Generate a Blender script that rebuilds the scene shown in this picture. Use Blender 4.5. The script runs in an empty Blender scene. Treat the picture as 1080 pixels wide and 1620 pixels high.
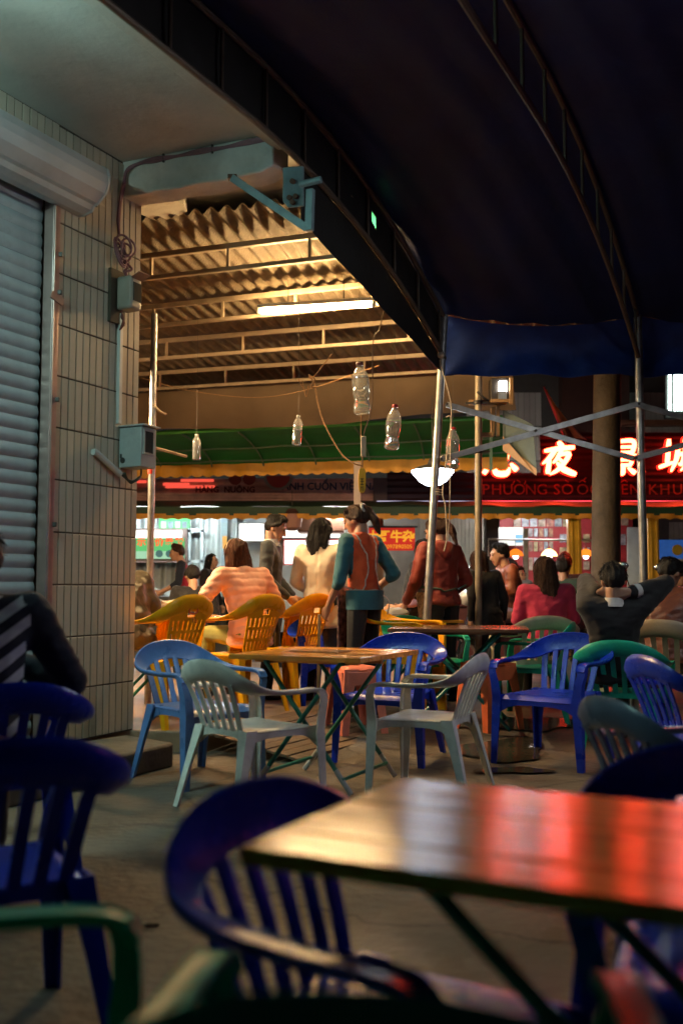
import bpy, bmesh, math, random
import numpy as np
from mathutils import Vector, Matrix, Euler, noise
R = math.radians
rnd = random.Random(7)
SC = bpy.context.scene
COL = SC.collection

# ------------------------------------------------------------------ camera, world, exposure
CAM_H = 1.15
TILT = math.atan(120 / 1575)
FPX = 1575.0
cam_data = bpy.data.cameras.new('camera')
cam_data.sensor_fit = 'VERTICAL'; cam_data.sensor_height = 36; cam_data.sensor_width = 24
cam_data.lens = 35; cam_data.clip_start = .05; cam_data.clip_end = 300
cam_data.dof.use_dof = True; cam_data.dof.focus_distance = 8.0; cam_data.dof.aperture_fstop = 1.6
cam_data.dof.aperture_blades = 9
cam = bpy.data.objects.new('camera', cam_data); COL.objects.link(cam)
cam.location = (0, 0, CAM_H); cam.rotation_euler = (math.pi / 2 + TILT, 0, 0)
SC.camera = cam
world = bpy.data.worlds.new('World'); SC.world = world; world.use_nodes = True
wn = world.node_tree.nodes; wl = world.node_tree.links
bg = wn['Background']
sky = wn.new('ShaderNodeTexSky'); sky.sky_type = 'NISHITA'; sky.sun_disc = False
sky.sun_elevation = R(-4); sky.sun_rotation = R(200)
wl.new(sky.outputs[0], bg.inputs[0]); bg.inputs[1].default_value = 0.05
SC.view_settings.view_transform = 'Standard'; SC.view_settings.look = 'None'
SC.view_settings.exposure = 0.85; SC.view_settings.gamma = 1.0; SC.view_settings.use_curve_mapping = False
SC.cycles.use_denoising = True
SC.cycles.max_bounces = 8; SC.cycles.diffuse_bounces = 3; SC.cycles.glossy_bounces = 4
SC.cycles.transmission_bounces = 8; SC.cycles.transparent_max_bounces = 8
SC.cycles.sample_clamp_indirect = 6.0
SC.cycles.caustics_reflective = False; SC.cycles.caustics_refractive = False

# ------------------------------------------------------------------ measuring helpers
_c, _s = math.cos(TILT), math.sin(TILT)
def ray(px, py):
    x = (px - 540) / FPX; y = (810 - py) / FPX
    return Vector((x, _c - y * _s, _s + y * _c))
def W(px, py, Y):
    d = ray(px, py); return Vector((0, 0, CAM_H)) + d * (Y / d.y)
def G(px, py, z=0.0):
    d = ray(px, py); return Vector((0, 0, CAM_H)) + d * ((z - CAM_H) / d.z)
AL = R(26.5)
A2 = Vector((math.sin(AL), math.cos(AL), 0)); B2 = Vector((math.cos(AL), -math.sin(AL), 0))
AR = R(16.5)
AR2 = Vector((math.sin(AR), math.cos(AR), 0)); BR2 = Vector((math.cos(AR), -math.sin(AR), 0))
Z = Vector((0, 0, 1))
def V(*a): return Vector(a)
def lerp(a, b, t): return a + (b - a) * t
def sstep(a, b, x):
    t = max(0, min(1, (x - a) / (b - a))); return t * t * (3 - 2 * t)

# ------------------------------------------------------------------ materials
MATS = {}
def mat(name, col, rough=.5, metal=0, var=.12, vs=6.0, bump=0, bs=40.0, rndv=0, emit=None, es=0,
        trans=0, ior=1.45, alpha=1, spec=.5, coat=0, grime=0, gs=2.5, gcol=(.02, .018, .014), sheen=0, sub=0, stretch=None, roughvar=0):
    if name in MATS: return MATS[name]
    m = bpy.data.materials.new(name); m.use_nodes = True
    nt = m.node_tree; N = nt.nodes; L = nt.links; p = N['Principled BSDF']
    p.inputs['Roughness'].default_value = rough; p.inputs['Metallic'].default_value = metal
    p.inputs['Specular IOR Level'].default_value = spec; p.inputs['IOR'].default_value = ior
    p.inputs['Transmission Weight'].default_value = trans; p.inputs['Coat Weight'].default_value = coat
    p.inputs['Coat Roughness'].default_value = .12; p.inputs['Sheen Weight'].default_value = sheen
    if sub: p.inputs['Subsurface Weight'].default_value = sub; p.inputs['Subsurface Radius'].default_value = (.02, .008, .004)
    tc = N.new('ShaderNodeTexCoord'); vec = tc.outputs['Object']
    if stretch:
        mp = N.new('ShaderNodeMapping'); mp.inputs['Scale'].default_value = stretch
        L.new(vec, mp.inputs[0]); vec = mp.outputs[0]
    col4 = (*col, 1)
    last = None
    if var:
        nz = N.new('ShaderNodeTexNoise'); nz.inputs['Scale'].default_value = vs; nz.inputs['Detail'].default_value = 5
        L.new(vec, nz.inputs['Vector'])
        mx = N.new('ShaderNodeMix'); mx.data_type = 'RGBA'
        mx.inputs[6].default_value = tuple(max(0, c * (1 - var)) for c in col) + (1,)
        mx.inputs[7].default_value = tuple(min(1, c * (1 + var)) for c in col) + (1,)
        mr = N.new('ShaderNodeMapRange'); mr.inputs[1].default_value = .3; mr.inputs[2].default_value = .7
        L.new(nz.outputs[0], mr.inputs[0]); L.new(mr.outputs[0], mx.inputs[0]); last = mx.outputs[2]
        if roughvar:
            rr = N.new('ShaderNodeMapRange'); rr.inputs[3].default_value = max(0, rough - roughvar); rr.inputs[4].default_value = min(1, rough + roughvar)
            L.new(mr.outputs[0], rr.inputs[0]); L.new(rr.outputs[0], p.inputs['Roughness'])
    if grime:
        ng = N.new('ShaderNodeTexNoise'); ng.inputs['Scale'].default_value = gs; ng.inputs['Detail'].default_value = 8; ng.inputs['Roughness'].default_value = .7
        L.new(vec, ng.inputs['Vector'])
        gr = N.new('ShaderNodeMapRange'); gr.inputs[1].default_value = .5; gr.inputs[2].default_value = .75; gr.inputs[4].default_value = grime
        L.new(ng.outputs[0], gr.inputs[0])
        gx = N.new('ShaderNodeMix'); gx.data_type = 'RGBA'; gx.inputs[7].default_value = (*gcol, 1)
        if last: L.new(last, gx.inputs[6])
        else: gx.inputs[6].default_value = col4
        L.new(gr.outputs[0], gx.inputs[0]); last = gx.outputs[2]
    if rndv:
        oi = N.new('ShaderNodeObjectInfo'); hv = N.new('ShaderNodeHueSaturation')
        mr2 = N.new('ShaderNodeMapRange'); mr2.inputs[3].default_value = 1 - rndv; mr2.inputs[4].default_value = 1 + rndv
        L.new(oi.outputs['Random'], mr2.inputs[0]); L.new(mr2.outputs[0], hv.inputs['Value'])
        if last: L.new(last, hv.inputs['Color'])
        else: hv.inputs['Color'].default_value = col4
        last = hv.outputs[0]
    if last: L.new(last, p.inputs['Base Color'])
    else: p.inputs['Base Color'].default_value = col4
    if bump:
        nb = N.new('ShaderNodeTexNoise'); nb.inputs['Scale'].default_value = bs; nb.inputs['Detail'].default_value = 6
        L.new(vec, nb.inputs['Vector'])
        bp = N.new('ShaderNodeBump'); bp.inputs['Strength'].default_value = bump; bp.inputs['Distance'].default_value = .02
        L.new(nb.outputs[0], bp.inputs['Height']); L.new(bp.outputs[0], p.inputs['Normal'])
    if emit:
        p.inputs['Emission Color'].default_value = (*emit, 1); p.inputs['Emission Strength'].default_value = es
    MATS[name] = m
    return m
def glow(name, col, s):
    if name in MATS: return MATS[name]
    m = bpy.data.materials.new(name); m.use_nodes = True; N = m.node_tree.nodes
    N.remove(N['Principled BSDF']); e = N.new('ShaderNodeEmission')
    e.inputs[0].default_value = (*col, 1); e.inputs[1].default_value = s
    m.node_tree.links.new(e.outputs[0], N['Material Output'].inputs[0]); MATS[name] = m
    return m

# ------------------------------------------------------------------ mesh builder
def frame(d, up=Z):
    d = d.normalized(); s = d.cross(up)
    if s.length < 1e-4: s = d.cross(Vector((1, 0, 0)))
    s.normalize(); return d, s, s.cross(d).normalized()
def catmull(pts, n):
    out = []; P = [Vector(p) for p in pts]
    for i in range(len(P) - 1):
        p0 = P[max(0, i - 1)]; p1 = P[i]; p2 = P[i + 1]; p3 = P[min(len(P) - 1, i + 2)]
        for k in range(n):
            t = k / n
            out.append(.5 * ((2 * p1) + (p2 - p0) * t + (2 * p0 - 5 * p1 + 4 * p2 - p3) * t * t + (3 * p1 - p0 - 3 * p2 + p3) * t ** 3))
    out.append(P[-1]); return out
class MB:
    def __init__(s): s.v = []; s.f = []
    def add(s, vs, fs):
        o = len(s.v); s.v += [Vector(x) for x in vs]; s.f += [tuple(i + o for i in q) for q in fs]; return s
    def box(s, c, size, M=None):
        hx, hy, hz = size[0] / 2, size[1] / 2, size[2] / 2; c = Vector(c)
        vs = [Vector((x * hx, y * hy, z * hz)) for z in (-1, 1) for y in (-1, 1) for x in (-1, 1)]
        if M: vs = [M @ q for q in vs]
        return s.add([c + q for q in vs], [(0, 2, 3, 1), (4, 5, 7, 6), (0, 1, 5, 4), (2, 6, 7, 3), (0, 4, 6, 2), (1, 3, 7, 5)])
    def taper(s, p, q, a, b, up=Z):
        p = Vector(p); q = Vector(q); d, sd, u = frame(q - p, Vector(up))
        vs = [p + sd * x * a[0] / 2 + u * y * a[1] / 2 for x, y in ((-1, -1), (1, -1), (1, 1), (-1, 1))]
        vs += [q + sd * x * b[0] / 2 + u * y * b[1] / 2 for x, y in ((-1, -1), (1, -1), (1, 1), (-1, 1))]
        return s.add(vs, [(0, 1, 2, 3), (7, 6, 5, 4), (0, 4, 5, 1), (1, 5, 6, 2), (2, 6, 7, 3), (3, 7, 4, 0)])
    def beam(s, p, q, w, h, up=Z): return s.taper(p, q, (w, h), (w, h), up)
    def rings(s, rings, closed=False, cap=True):
        n = len(rings[0]); vs = [x for r in rings for x in r]; fs = []; m = len(rings)
        for i in range(m if closed else m - 1):
            a = i * n; b = ((i + 1) % m) * n
            for k in range(n): fs.append((a + k, a + (k + 1) % n, b + (k + 1) % n, b + k))
        if cap and not closed: fs += [tuple(range(n))[::-1], tuple(range((m - 1) * n, m * n))]
        return s.add(vs, fs)
    def tube(s, pts, r, n=8, r2=None, closed=False):
        P = [Vector(p) for p in pts]; m = len(P); rg = []; up = None
        for i in range(m):
            d = (P[(i + 1) % m] - P[i - 1]) if closed else (P[min(m - 1, i + 1)] - P[max(0, i - 1)])
            if d.length < 1e-9: d = Vector((0, 0, 1))
            d.normalize()
            if up is None: _, sd, up = frame(d)
            up = (up - d * up.dot(d))
            if up.length < 1e-5: _, _, up = frame(d)
            up.normalize(); sd = d.cross(up)
            rr = r if r2 is None else lerp(r, r2, i / max(1, m - 1))
            rg.append([P[i] + (sd * math.cos(k * 2 * math.pi / n) + up * math.sin(k * 2 * math.pi / n)) * rr for k in range(n)])
        return s.rings(rg, closed)
    def lathe(s, prof, n=16, c=(0, 0, 0), cap=True):
        c = Vector(c)
        return s.rings([[c + Vector((r * math.cos(k * 2 * math.pi / n), r * math.sin(k * 2 * math.pi / n), z)) for k in range(n)] for r, z in prof], cap=cap)
    def ball(s, c, r, n=12, m=8):
        rr = r if hasattr(r, '__len__') else (r, r, r); c = Vector(c)
        return s.rings([[c + Vector((rr[0] * math.sin(t) * math.cos(k * 2 * math.pi / n), rr[1] * math.sin(t) * math.sin(k * 2 * math.pi / n), -rr[2] * math.cos(t))) for k in range(n)]
                        for t in [max(.03, min(math.pi - .03, math.pi * j / m)) for j in range(m + 1)]])
    def sheet(s, nu, nv, fn, th=0, mask=None):
        P = [[Vector(fn(i / nu, j / nv)) for i in range(nu + 1)] for j in range(nv + 1)]
        keep = lambda i, j: 0 <= i < nu and 0 <= j < nv and (mask is None or mask(i, j))
        if not th:
            vs = [p for row in P for p in row]
            return s.add(vs, [(j * (nu + 1) + i, j * (nu + 1) + i + 1, (j + 1) * (nu + 1) + i + 1, (j + 1) * (nu + 1) + i) for j in range(nv) for i in range(nu) if keep(i, j)])
        vs = []; lo = []
        for j in range(nv + 1):
            for i in range(nu + 1):
                du = P[j][min(nu, i + 1)] - P[j][max(0, i - 1)]; dv = P[min(nv, j + 1)][i] - P[max(0, j - 1)][i]
                nn = du.cross(dv); nn = nn.normalized() if nn.length > 1e-12 else Z
                vs.append(P[j][i]); lo.append(P[j][i] - nn * th)
        k = len(vs); I = lambda i, j: j * (nu + 1) + i; fs = []
        for j in range(nv):
            for i in range(nu):
                if not keep(i, j): continue
                a, b, c, d = I(i, j), I(i + 1, j), I(i + 1, j + 1), I(i, j + 1)
                fs += [(a, b, c, d), (d + k, c + k, b + k, a + k)]
                if not keep(i, j - 1): fs.append((a, a + k, b + k, b))
                if not keep(i + 1, j): fs.append((b, b + k, c + k, c))
                if not keep(i, j + 1): fs.append((c, c + k, d + k, d))
                if not keep(i - 1, j): fs.append((d, d + k, a + k, a))
        return s.add(vs + lo, fs)
    def prism(s, poly, ex):      # planar polygon (3D points) extruded by vector ex
        n = len(poly); ex = Vector(ex); vs = [Vector(p) for p in poly] + [Vector(p) + ex for p in poly]
        return s.add(vs, [tuple(range(n))[::-1], tuple(range(n, 2 * n))] + [(i, (i + 1) % n, n + (i + 1) % n, n + i) for i in range(n)])
    def mesh(s, name, off=None):
        me = bpy.data.meshes.new(name); off = off or Vector()
        me.from_pydata([tuple(x - off) for x in s.v], [], s.f); me.validate(); return me
    def build(s, name, m, parent=None, smooth=True, angle=35, bevel=0, world=False, seg=2):
        off = Vector(LOC.get(parent.name, (0, 0, 0))) if (parent and world) else None
        o = link(name, s.mesh(name, off), m, parent, smooth, angle, bevel, seg)
        if parent and world: LOC[o.name] = LOC.get(parent.name, Vector())
        return o
LOC = {}
def fixn(me):
    bm = bmesh.new(); bm.from_mesh(me); bmesh.ops.recalc_face_normals(bm, faces=bm.faces); bm.to_mesh(me); bm.free()
def link(name, me, m, parent=None, smooth=True, angle=35, bevel=0, seg=2):
    o = bpy.data.objects.new(name, me); COL.objects.link(o)
    if isinstance(m, (list, tuple)):
        for k in m: me.materials.append(k)
    elif m: me.materials.append(m)
    if smooth:
        fixn(me); me.shade_smooth(); me.set_sharp_from_angle(angle=R(angle))
    if parent: o.parent = parent
    if bevel:
        b = o.modifiers.new('bevel', 'BEVEL'); b.width = bevel; b.segments = seg; b.limit_method = 'ANGLE'; b.angle_limit = R(40)
    return o
def tag(o, label, cat, group=None, kind=None):
    o['label'] = label; o['category'] = cat
    if group: o['group'] = group
    if kind: o['kind'] = kind
    return o
def thing(name, label, cat, loc=(0, 0, 0), rz=0, group=None):
    o = bpy.data.objects.new(name, None); COL.objects.link(o); o.empty_display_size = .1
    o.location = loc; o.rotation_euler = (0, 0, rz); tag(o, label, cat, group); LOC[o.name] = Vector(loc); return o
def struct(o, label=None, cat=None):
    o['kind'] = 'structure'
    if label: o['label'] = label
    if cat: o['category'] = cat
    return o
def recolor(o, m):
    for k in o.material_slots: k.link = 'OBJECT'; k.material = m
def dup(root, loc, rz, label, group=None, m=None, scale=None):
    def cp(o, par):
        c = o.copy(); COL.objects.link(c); c.parent = par
        if m and c.type == 'MESH': recolor(c, m)
        for ch in o.children: cp(ch, c)
        return c
    r = cp(root, None); r.location = loc; r.rotation_euler = (0, 0, rz); r['label'] = label
    if group: r['group'] = group
    if scale: r.scale = (scale,) * 3 if not hasattr(scale, '__len__') else scale
    LOC[r.name] = Vector(loc); return r
def text(body, size, m, name, parent, loc, rz=0, ex=.004, offset=0, shear=0, align='CENTER', rx=math.pi / 2, space=1, sx=1):
    cu = bpy.data.curves.new('t', 'FONT'); cu.body = body; cu.size = size; cu.extrude = ex; cu.offset = offset
    cu.align_x = align; cu.align_y = 'CENTER'; cu.shear = shear; cu.space_character = space; cu.resolution_u = 3
    t = bpy.data.objects.new('t', cu); COL.objects.link(t)
    dg = bpy.context.evaluated_depsgraph_get(); me = bpy.data.meshes.new_from_object(t.evaluated_get(dg))
    bpy.data.objects.remove(t); bpy.data.curves.remove(cu)
    me.materials.clear(); o = bpy.data.objects.new(name, me); COL.objects.link(o); me.materials.append(m)
    off = Vector(LOC.get(parent.name, (0, 0, 0))) if parent else Vector()
    o.parent = parent; o.location = Vector(loc) - off; o.rotation_euler = (rx, 0, rz); o.scale = (sx, 1, 1)
    return o
def clear_scene_temp(o):
    me = o.data; bpy.data.objects.remove(o); bpy.data.meshes.remove(me)

# ------------------------------------------------------------------ palette
concrete = mat('concrete', (.105, .087, .066), .62, var=.35, vs=1.7, bump=.6, bs=18, grime=.75, gs=1.1, gcol=(.035, .028, .02), roughvar=.2)
platform_m = mat('platform_floor', (.30, .20, .12), .5, var=.2, vs=5, bump=.2, bs=30, grime=.4, gcol=(.05, .035, .02))
wood_ramp = mat('ramp_wood', (.17, .11, .065), .6, var=.3, vs=4, bump=.4, bs=20, stretch=(1, 8, 8), rndv=.15)
plaster = mat('plaster', (.42, .41, .36), .85, var=.12, vs=2, bump=.25, bs=14, grime=.35, gs=1.2, gcol=(.17, .15, .12))
plaster_beam = mat('beam_paint', (.50, .50, .46), .8, var=.15, vs=5, bump=.5, bs=16, grime=.4, gs=3, gcol=(.25, .2, .13))
grout = mat('grout', (.075, .06, .045), .95, var=.25, vs=14)
tile_m = mat('wall_tile', (.44, .39, .30), .28, var=.08, vs=5, rndv=.10, grime=.3, gs=4, gcol=(.2, .16, .11), bump=.05, bs=8)
shutter_m = mat('shutter_steel', (.42, .45, .46), .42, metal=.25, var=.12, vs=4, rndv=.05, grime=.3, gs=5, gcol=(.12, .12, .11))
housing_m = mat('housing_steel', (.46, .50, .51), .36, metal=.2, var=.1, vs=3, grime=.2, gs=5, gcol=(.15, .15, .15))
rail_m = mat('rail_metal', (.46, .33, .29), .35, metal=.7, var=.12, vs=8)
steel = mat('galvanised_steel', (.42, .41, .39), .38, metal=.8, var=.22, vs=14, bump=.08, bs=60, grime=.35, gs=9, gcol=(.13, .09, .06))
steel_dull = mat('painted_steel', (.28, .24, .18), .5, metal=.3, var=.2, vs=10, grime=.4, gs=8, gcol=(.09, .055, .03))
truss_m = mat('truss_paint', (.34, .27, .19), .5, metal=.1, var=.15, vs=8, grime=.3, gs=10, gcol=(.15, .08, .04))
dark_steel = mat('dark_steel', (.055, .05, .045), .5, metal=.4, var=.25, vs=9)
teal_steel = mat('teal_steel', (.22, .32, .33), .5, metal=.2, var=.2, vs=9, grime=.5, gs=9, gcol=(.1, .06, .04))
asbestos = mat('fibre_cement', (.14, .11, .07), .85, var=.2, vs=9, bump=.5, bs=45, grime=.5, gs=5, gcol=(.16, .11, .06))
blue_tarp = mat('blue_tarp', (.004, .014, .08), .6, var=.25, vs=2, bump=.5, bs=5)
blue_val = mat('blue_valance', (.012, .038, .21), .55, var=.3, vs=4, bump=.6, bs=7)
black_tarp = mat('black_tarp', (.017, .015, .013), .6, var=.2, vs=3, bump=.4, bs=6)
brown_tarp = mat('brown_tarp', (.12, .083, .05), .75, var=.18, vs=2.5, bump=.35, bs=5)
green_aw = mat('green_awning', (.010, .16, .032), .6, var=.2, vs=3, bump=.3, bs=6)
green_edge = mat('green_edge', (.06, .33, .05), .5, var=.1, vs=4)
green_dark = mat('green_dark', (.02, .06, .032), .6, var=.2, vs=4)
yellow_val = mat('yellow_valance', (.62, .29, .03), .6, var=.15, vs=6, bump=.2, bs=12)
wood_top = mat('table_wood', (.70, .27, .04), .16, spec=.38, var=.35, vs=3.0, bump=.08, bs=10, stretch=(1.2, 14, 14), rndv=.12, coat=0, roughvar=.05)
wood_far = mat('table_wood_dark', (.20, .085, .04), .25, var=.3, vs=3.0, stretch=(1.2, 12, 12), coat=.35)
green_leg = mat('green_leg', (.018, .20, .15), .35, var=.2, vs=9, grime=.4, gs=12)
foot_white = mat('foot_white', (.5, .52, .5), .5, var=.15, vs=20)
def plastic(n, c, r=.28, g=.25): return mat(n, c, r, var=.14, vs=7, bump=.06, bs=45, grime=min(.8, g * 1.7), gs=11, gcol=tuple(x * .45 for x in c), spec=.5, roughvar=.07)
p_white = plastic('plastic_white', (.86, .82, .72), .42, .3)
p_teal = plastic('plastic_pale', (.80, .82, .76), .38, .3)
p_blue = plastic('plastic_blue', (.005, .036, .48), .30)
p_lblue = plastic('plastic_light_blue', (.12, .25, .56), .32)
p_gblue = plastic('plastic_dusty_blue', (.12, .19, .28), .28)
p_green = plastic('plastic_green', (.010, .38, .24), .42)
p_dgreen = plastic('plastic_dark_green', (.006, .12, .065), .35)
p_yellow = plastic('plastic_yellow', (.92, .42, .008), .30, .15)
p_cream = plastic('plastic_cream', (.50, .43, .30), .4)
p_orange = plastic('plastic_orange', (.75, .16, .06), .35)
p_salmon = plastic('plastic_salmon', (.74, .20, .12), .35)
skin = mat('skin', (.50, .28, .18), .5, var=.06, vs=12, sub=.12)
skin_d = mat('skin_tan', (.38, .20, .125), .5, var=.06, vs=12, sub=.1)
lip = mat('lips', (.33, .10, .08), .5, var=0)
eye_m = mat('eye_dark', (.015, .012, .01), .15, var=0)
hair_k = mat('hair_black', (.012, .010, .009), .45, spec=.25, var=.4, vs=30, stretch=(8, 8, 1), bump=.6, bs=30)
hair_b = mat('hair_brown', (.11, .042, .018), .45, spec=.25, var=.4, vs=30, stretch=(8, 8, 1), bump=.6, bs=30)
hair_d = mat('hair_dark_brown', (.045, .02, .012), .45, spec=.25, var=.4, vs=30, stretch=(8, 8, 1), bump=.6, bs=30)
def cloth(n, c, r=.85, b=.6, s=9, v=.15): return mat(n, c, r, var=v, vs=8, bump=b, bs=s, sheen=.15)
trouser = cloth('trousers_black', (.014, .013, .014))
shoe = mat('shoe', (.02, .018, .016), .45, var=.2)

# ================================================================== THE SETTING
def gz(x, y):                       # street level: rises gently towards the stalls
    return .12 * sstep(6.4, 8.8, y)
bm = MB()
def gfn(u, v):
    x = lerp(-60, 60, u) if False else (u * 2 - 1) ** 3 * 55 + (u * 2 - 1) * 5
    y = -30 + 30 * min(1, v * 4) if v < .25 else lerp(0, 22, (v - .25) / .55) if v < .8 else lerp(22, 120, (v - .8) / .2)
    n = .006 * noise.noise(Vector((x * 1.3, y * 1.3, 0))) if -4 < x < 5 and 0 < y < 20 else 0
    return (x, y, gz(x, y) + n)
bm.sheet(60, 160, gfn)
ground = struct(bm.build('ground', concrete))
_N = concrete.node_tree.nodes; _L = concrete.node_tree.links; _pb = _N['Principled BSDF']; _tc = _N.new('ShaderNodeTexCoord')
_wn = _N.new('ShaderNodeTexNoise'); _wn.inputs['Scale'].default_value = 2.2; _wn.inputs['Detail'].default_value = 6
_av = _N.new('ShaderNodeVectorMath'); _av.operation = 'MULTIPLY_ADD'; _av.inputs[1].default_value = (.5, .5, 0); _L.new(_tc.outputs['Object'], _wn.inputs['Vector']); _L.new(_wn.outputs['Color'], _av.inputs[0]); _L.new(_tc.outputs['Object'], _av.inputs[2])
_vo = _N.new('ShaderNodeTexVoronoi'); _vo.feature = 'DISTANCE_TO_EDGE'; _vo.inputs['Scale'].default_value = .75; _L.new(_av.outputs[0], _vo.inputs['Vector'])
_mr = _N.new('ShaderNodeMapRange'); _mr.inputs[1].default_value = 0; _mr.inputs[2].default_value = .012; _mr.inputs[3].default_value = .35; _mr.inputs[4].default_value = 1; _L.new(_vo.outputs['Distance'], _mr.inputs[0])
_src = _pb.inputs['Base Color'].links[0].from_socket; _mm = _N.new('ShaderNodeMix'); _mm.data_type = 'RGBA'; _mm.blend_type = 'MULTIPLY'; _mm.inputs[0].default_value = 1; _L.new(_src, _mm.inputs[6]); _L.new(_mr.outputs[0], _mm.inputs[7]); _L.new(_mm.outputs[2], _pb.inputs['Base Color'])
# wet film and litter on the concrete
pud = mat('wet_patch', (.045, .036, .028), .10, var=.3, vs=6, bump=.10, bs=30)
def patch(cx, cy, rx, ry, seed):
    b = MB(); n = 26; r0 = random.Random(seed); ph = [r0.random() * 6.28 for _ in range(4)]
    ring = []
    for k in range(n):
        t = k * 2 * math.pi / n; w = 1 + .22 * math.sin(2 * t + ph[0]) + .16 * math.sin(3 * t + ph[1]) + .1 * math.sin(5 * t + ph[2])
        x = cx + rx * w * math.cos(t); y = cy + ry * w * math.sin(t); ring.append(V(x, y, gz(x, y) + .012))
    b.add(ring, [tuple(range(n))]); return struct(b.build('ground_wet_patch', pud, smooth=False))
patch(1.12, 7.0, .26, .42, 1); patch(1.08, 6.35, .2, .12, 3); patch(1.5, 7.9, .3, .3, 4)
def litter(name, label, cat, pts, m, r):
    b = MB(); b.tube(pts, r, 6); return tag(b.build(name, m), label, cat)
g0 = G(236, 1467)
b = MB(); b.ball(g0 + V(0, 0, .008), (.02, .012, .007), 8, 6); b.ball(g0 + V(.02, .006, .006), (.014, .008, .006), 8, 6)
tag(b.build('dry_leaf', mat('leaf', (.05, .03, .015), .8)), 'small dark scrap lying on the open concrete beside the arm of the near blue chair', 'litter')
g0 = G(515, 1525)
litter('paper_strip', 'thin pale strip of paper on the concrete under the near table', 'litter',
       [g0 + V(-.05, .0, .012), g0 + V(-.01, .01, .02), g0 + V(.05, 0, .013)], mat('paper', (.5, .42, .34), .7), .006)

# raised floor under the shed, with a plank ramp and a step block along the wall
CN = V(-1.46, 7.06, 0)              # foot of the free end of the tiled wall
def wp(s, o, z): return CN - A2 * s + B2 * o + Z * z
PE0 = G(411, 1117, .16); PE0.z = 0   # a point on the platform's open edge
edge = [V(-.62, 7.62, 0) + A2 * t for t in (-.75, 1.2, 6.0)]
b = MB()
poly = [edge[0], edge[1], edge[2], V(-6, 14, 0), V(-6, 6.6, 0), wp(0, 0, 0) + V(-.3, -.05, 0), wp(0, .05, 0)]
b.prism([p + Z * -.1 for p in poly], (0, 0, .262))
struct(b.build('platform', platform_m, smooth=False, bevel=.012))
ramp = struct(MB().prism([edge[0] + Z * -.05, edge[1] + Z * -.05, edge[1] + B2 * .9 + Z * -.05, edge[0] + B2 * .75 + Z * -.05], (0, 0, .052)).build('ramp', mat('ramp_base', (.05, .035, .022), .9)))
for k in range(9):
    t0, t1 = k / 9, (k + .88) / 9
    pm = MB()
    q = []
    for (tt, e) in ((0, t0), (1, t0), (1, t1), (0, t1)):
        base = lerp(edge[0], edge[1], tt); wv = lerp(.75, .9, tt)
        p = base + B2 * (wv * e + .01); p.z = lerp(.148, .015, e); q.append(p)
    pm.prism(q, (0, 0, .018 + .003 * (k % 2))); pm.build('plank', wood_ramp, ramp, smooth=False, bevel=.003)
# step block beside the wall
s0 = G(153, 1244); s1 = G(275, 1213); s0.z = s1.z = 0
dirs = (s1 - s0).normalized(); s0b = s0 - dirs * 2.2
b = MB(); nrm = V(dirs.y, -dirs.x, 0)
b.prism([s0b, s1, s1 - nrm * .5 + dirs * .12, s0b - nrm * .9], (0, 0, .155))
step = b.build('step_block', mat('step_concrete', (.17, .14, .105), .8, var=.3, vs=5, bump=.6, bs=18, grime=.6, gcol=(.05, .04, .03)), bevel=.02)
tag(step, 'low dark concrete step running along the foot of the tiled wall', 'step')

# ------------------------------------------------------------------ left shop building
bld = thing('shop_building', 'shop front with tiled wall, closed roller shutter and concrete canopy', 'building', wp(0, 0, 0))
SOF = 4.17
b = MB(); b.prism([wp(0, 0, .16), wp(.86, 0, .16), wp(.86, -.35, .16), wp(0, -.35, .16)], (0, 0, 3.755 - .16))
b.prism([wp(0, 0, 3.755), wp(4.6, 0, 3.755), wp(4.6, -.35, 3.755), wp(0, -.35, 3.755)], (0, 0, SOF - 3.755))
wall = b.build('tiled_wall', grout, bld, world=True, smooth=False)
tw, thh = .066, .335
tm = MB(); tm.box((0, 0, 0), (.0585, .010, .325)); tme = tm.mesh('tile'); tme.materials.append(tile_m)
bmm = bmesh.new(); bmm.from_mesh(tme); bmesh.ops.bevel(bmm, geom=bmm.edges[:], offset=.0025, segments=1, affect='EDGES'); bmm.to_mesh(tme); bmm.free()
rz_wall = math.atan2(B2.x, -B2.y)       # local -Y looks along B2
def tile(s, z, h=.326, sc=1):
    t = bpy.data.objects.new('tile', tme); COL.objects.link(t); t.parent = wall
    t.location = wp(s, .004 + rnd.uniform(0, .0016), z) - LOC[bld.name]; t.rotation_euler = (rnd.uniform(-.006, .006), 0, rz_wall + rnd.uniform(-.008, .008))
    if h != .326 or sc != 1: t.scale = (sc, 1, h / .326)
for c in range(13):
    s = .033 + c * tw
    for r in range(11):
        z = .165 + r * thh + thh / 2
        if z > 3.75 : continue
        if 0: pass
        tile(s, z)
    tile(s, 3.96, .385)
for c in range(13, 34): tile(.033 + c * tw, 3.97, .385)
# beam end and soffit slab
slab = MB()
SE0 = V(-.42, 6.55, 0)                     # canopy edge passes here, parallel to the wall
def sof(s, e):                            # e=0 wall, e=1 canopy edge
    p0 = wp(s, -.3, 0); p1 = SE0 - A2 * s + A2 * .05; return lerp(p0, p1, e)
slab.prism([sof(-2.6, 0) + Z * SOF, sof(-2.6, 1) + Z * SOF, sof(7, 1) + Z * SOF, sof(7, 0) + Z * SOF], (0, 0, .14))
so = slab.build('canopy_slab', plaster, bld, world=True, smooth=False)
e0 = sof(.1, 1); e1 = sof(7, 1)
b = MB(); b.prism([e0 + Z * (SOF - .085), e1 + Z * (SOF - .085), e1 + B2 * .1 + Z * (SOF - .085), e0 + B2 * .1 + Z * (SOF - .085)], (0, 0, .23))
b.build('canopy_edge', plaster, bld, world=True, smooth=False, bevel=.008)
b = MB(); q0 = wp(.0, -.02, 3.915); q1 = V(-.36, 6.62, 3.915)
bd = (q1 - q0).normalized()
nn = 12
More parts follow.
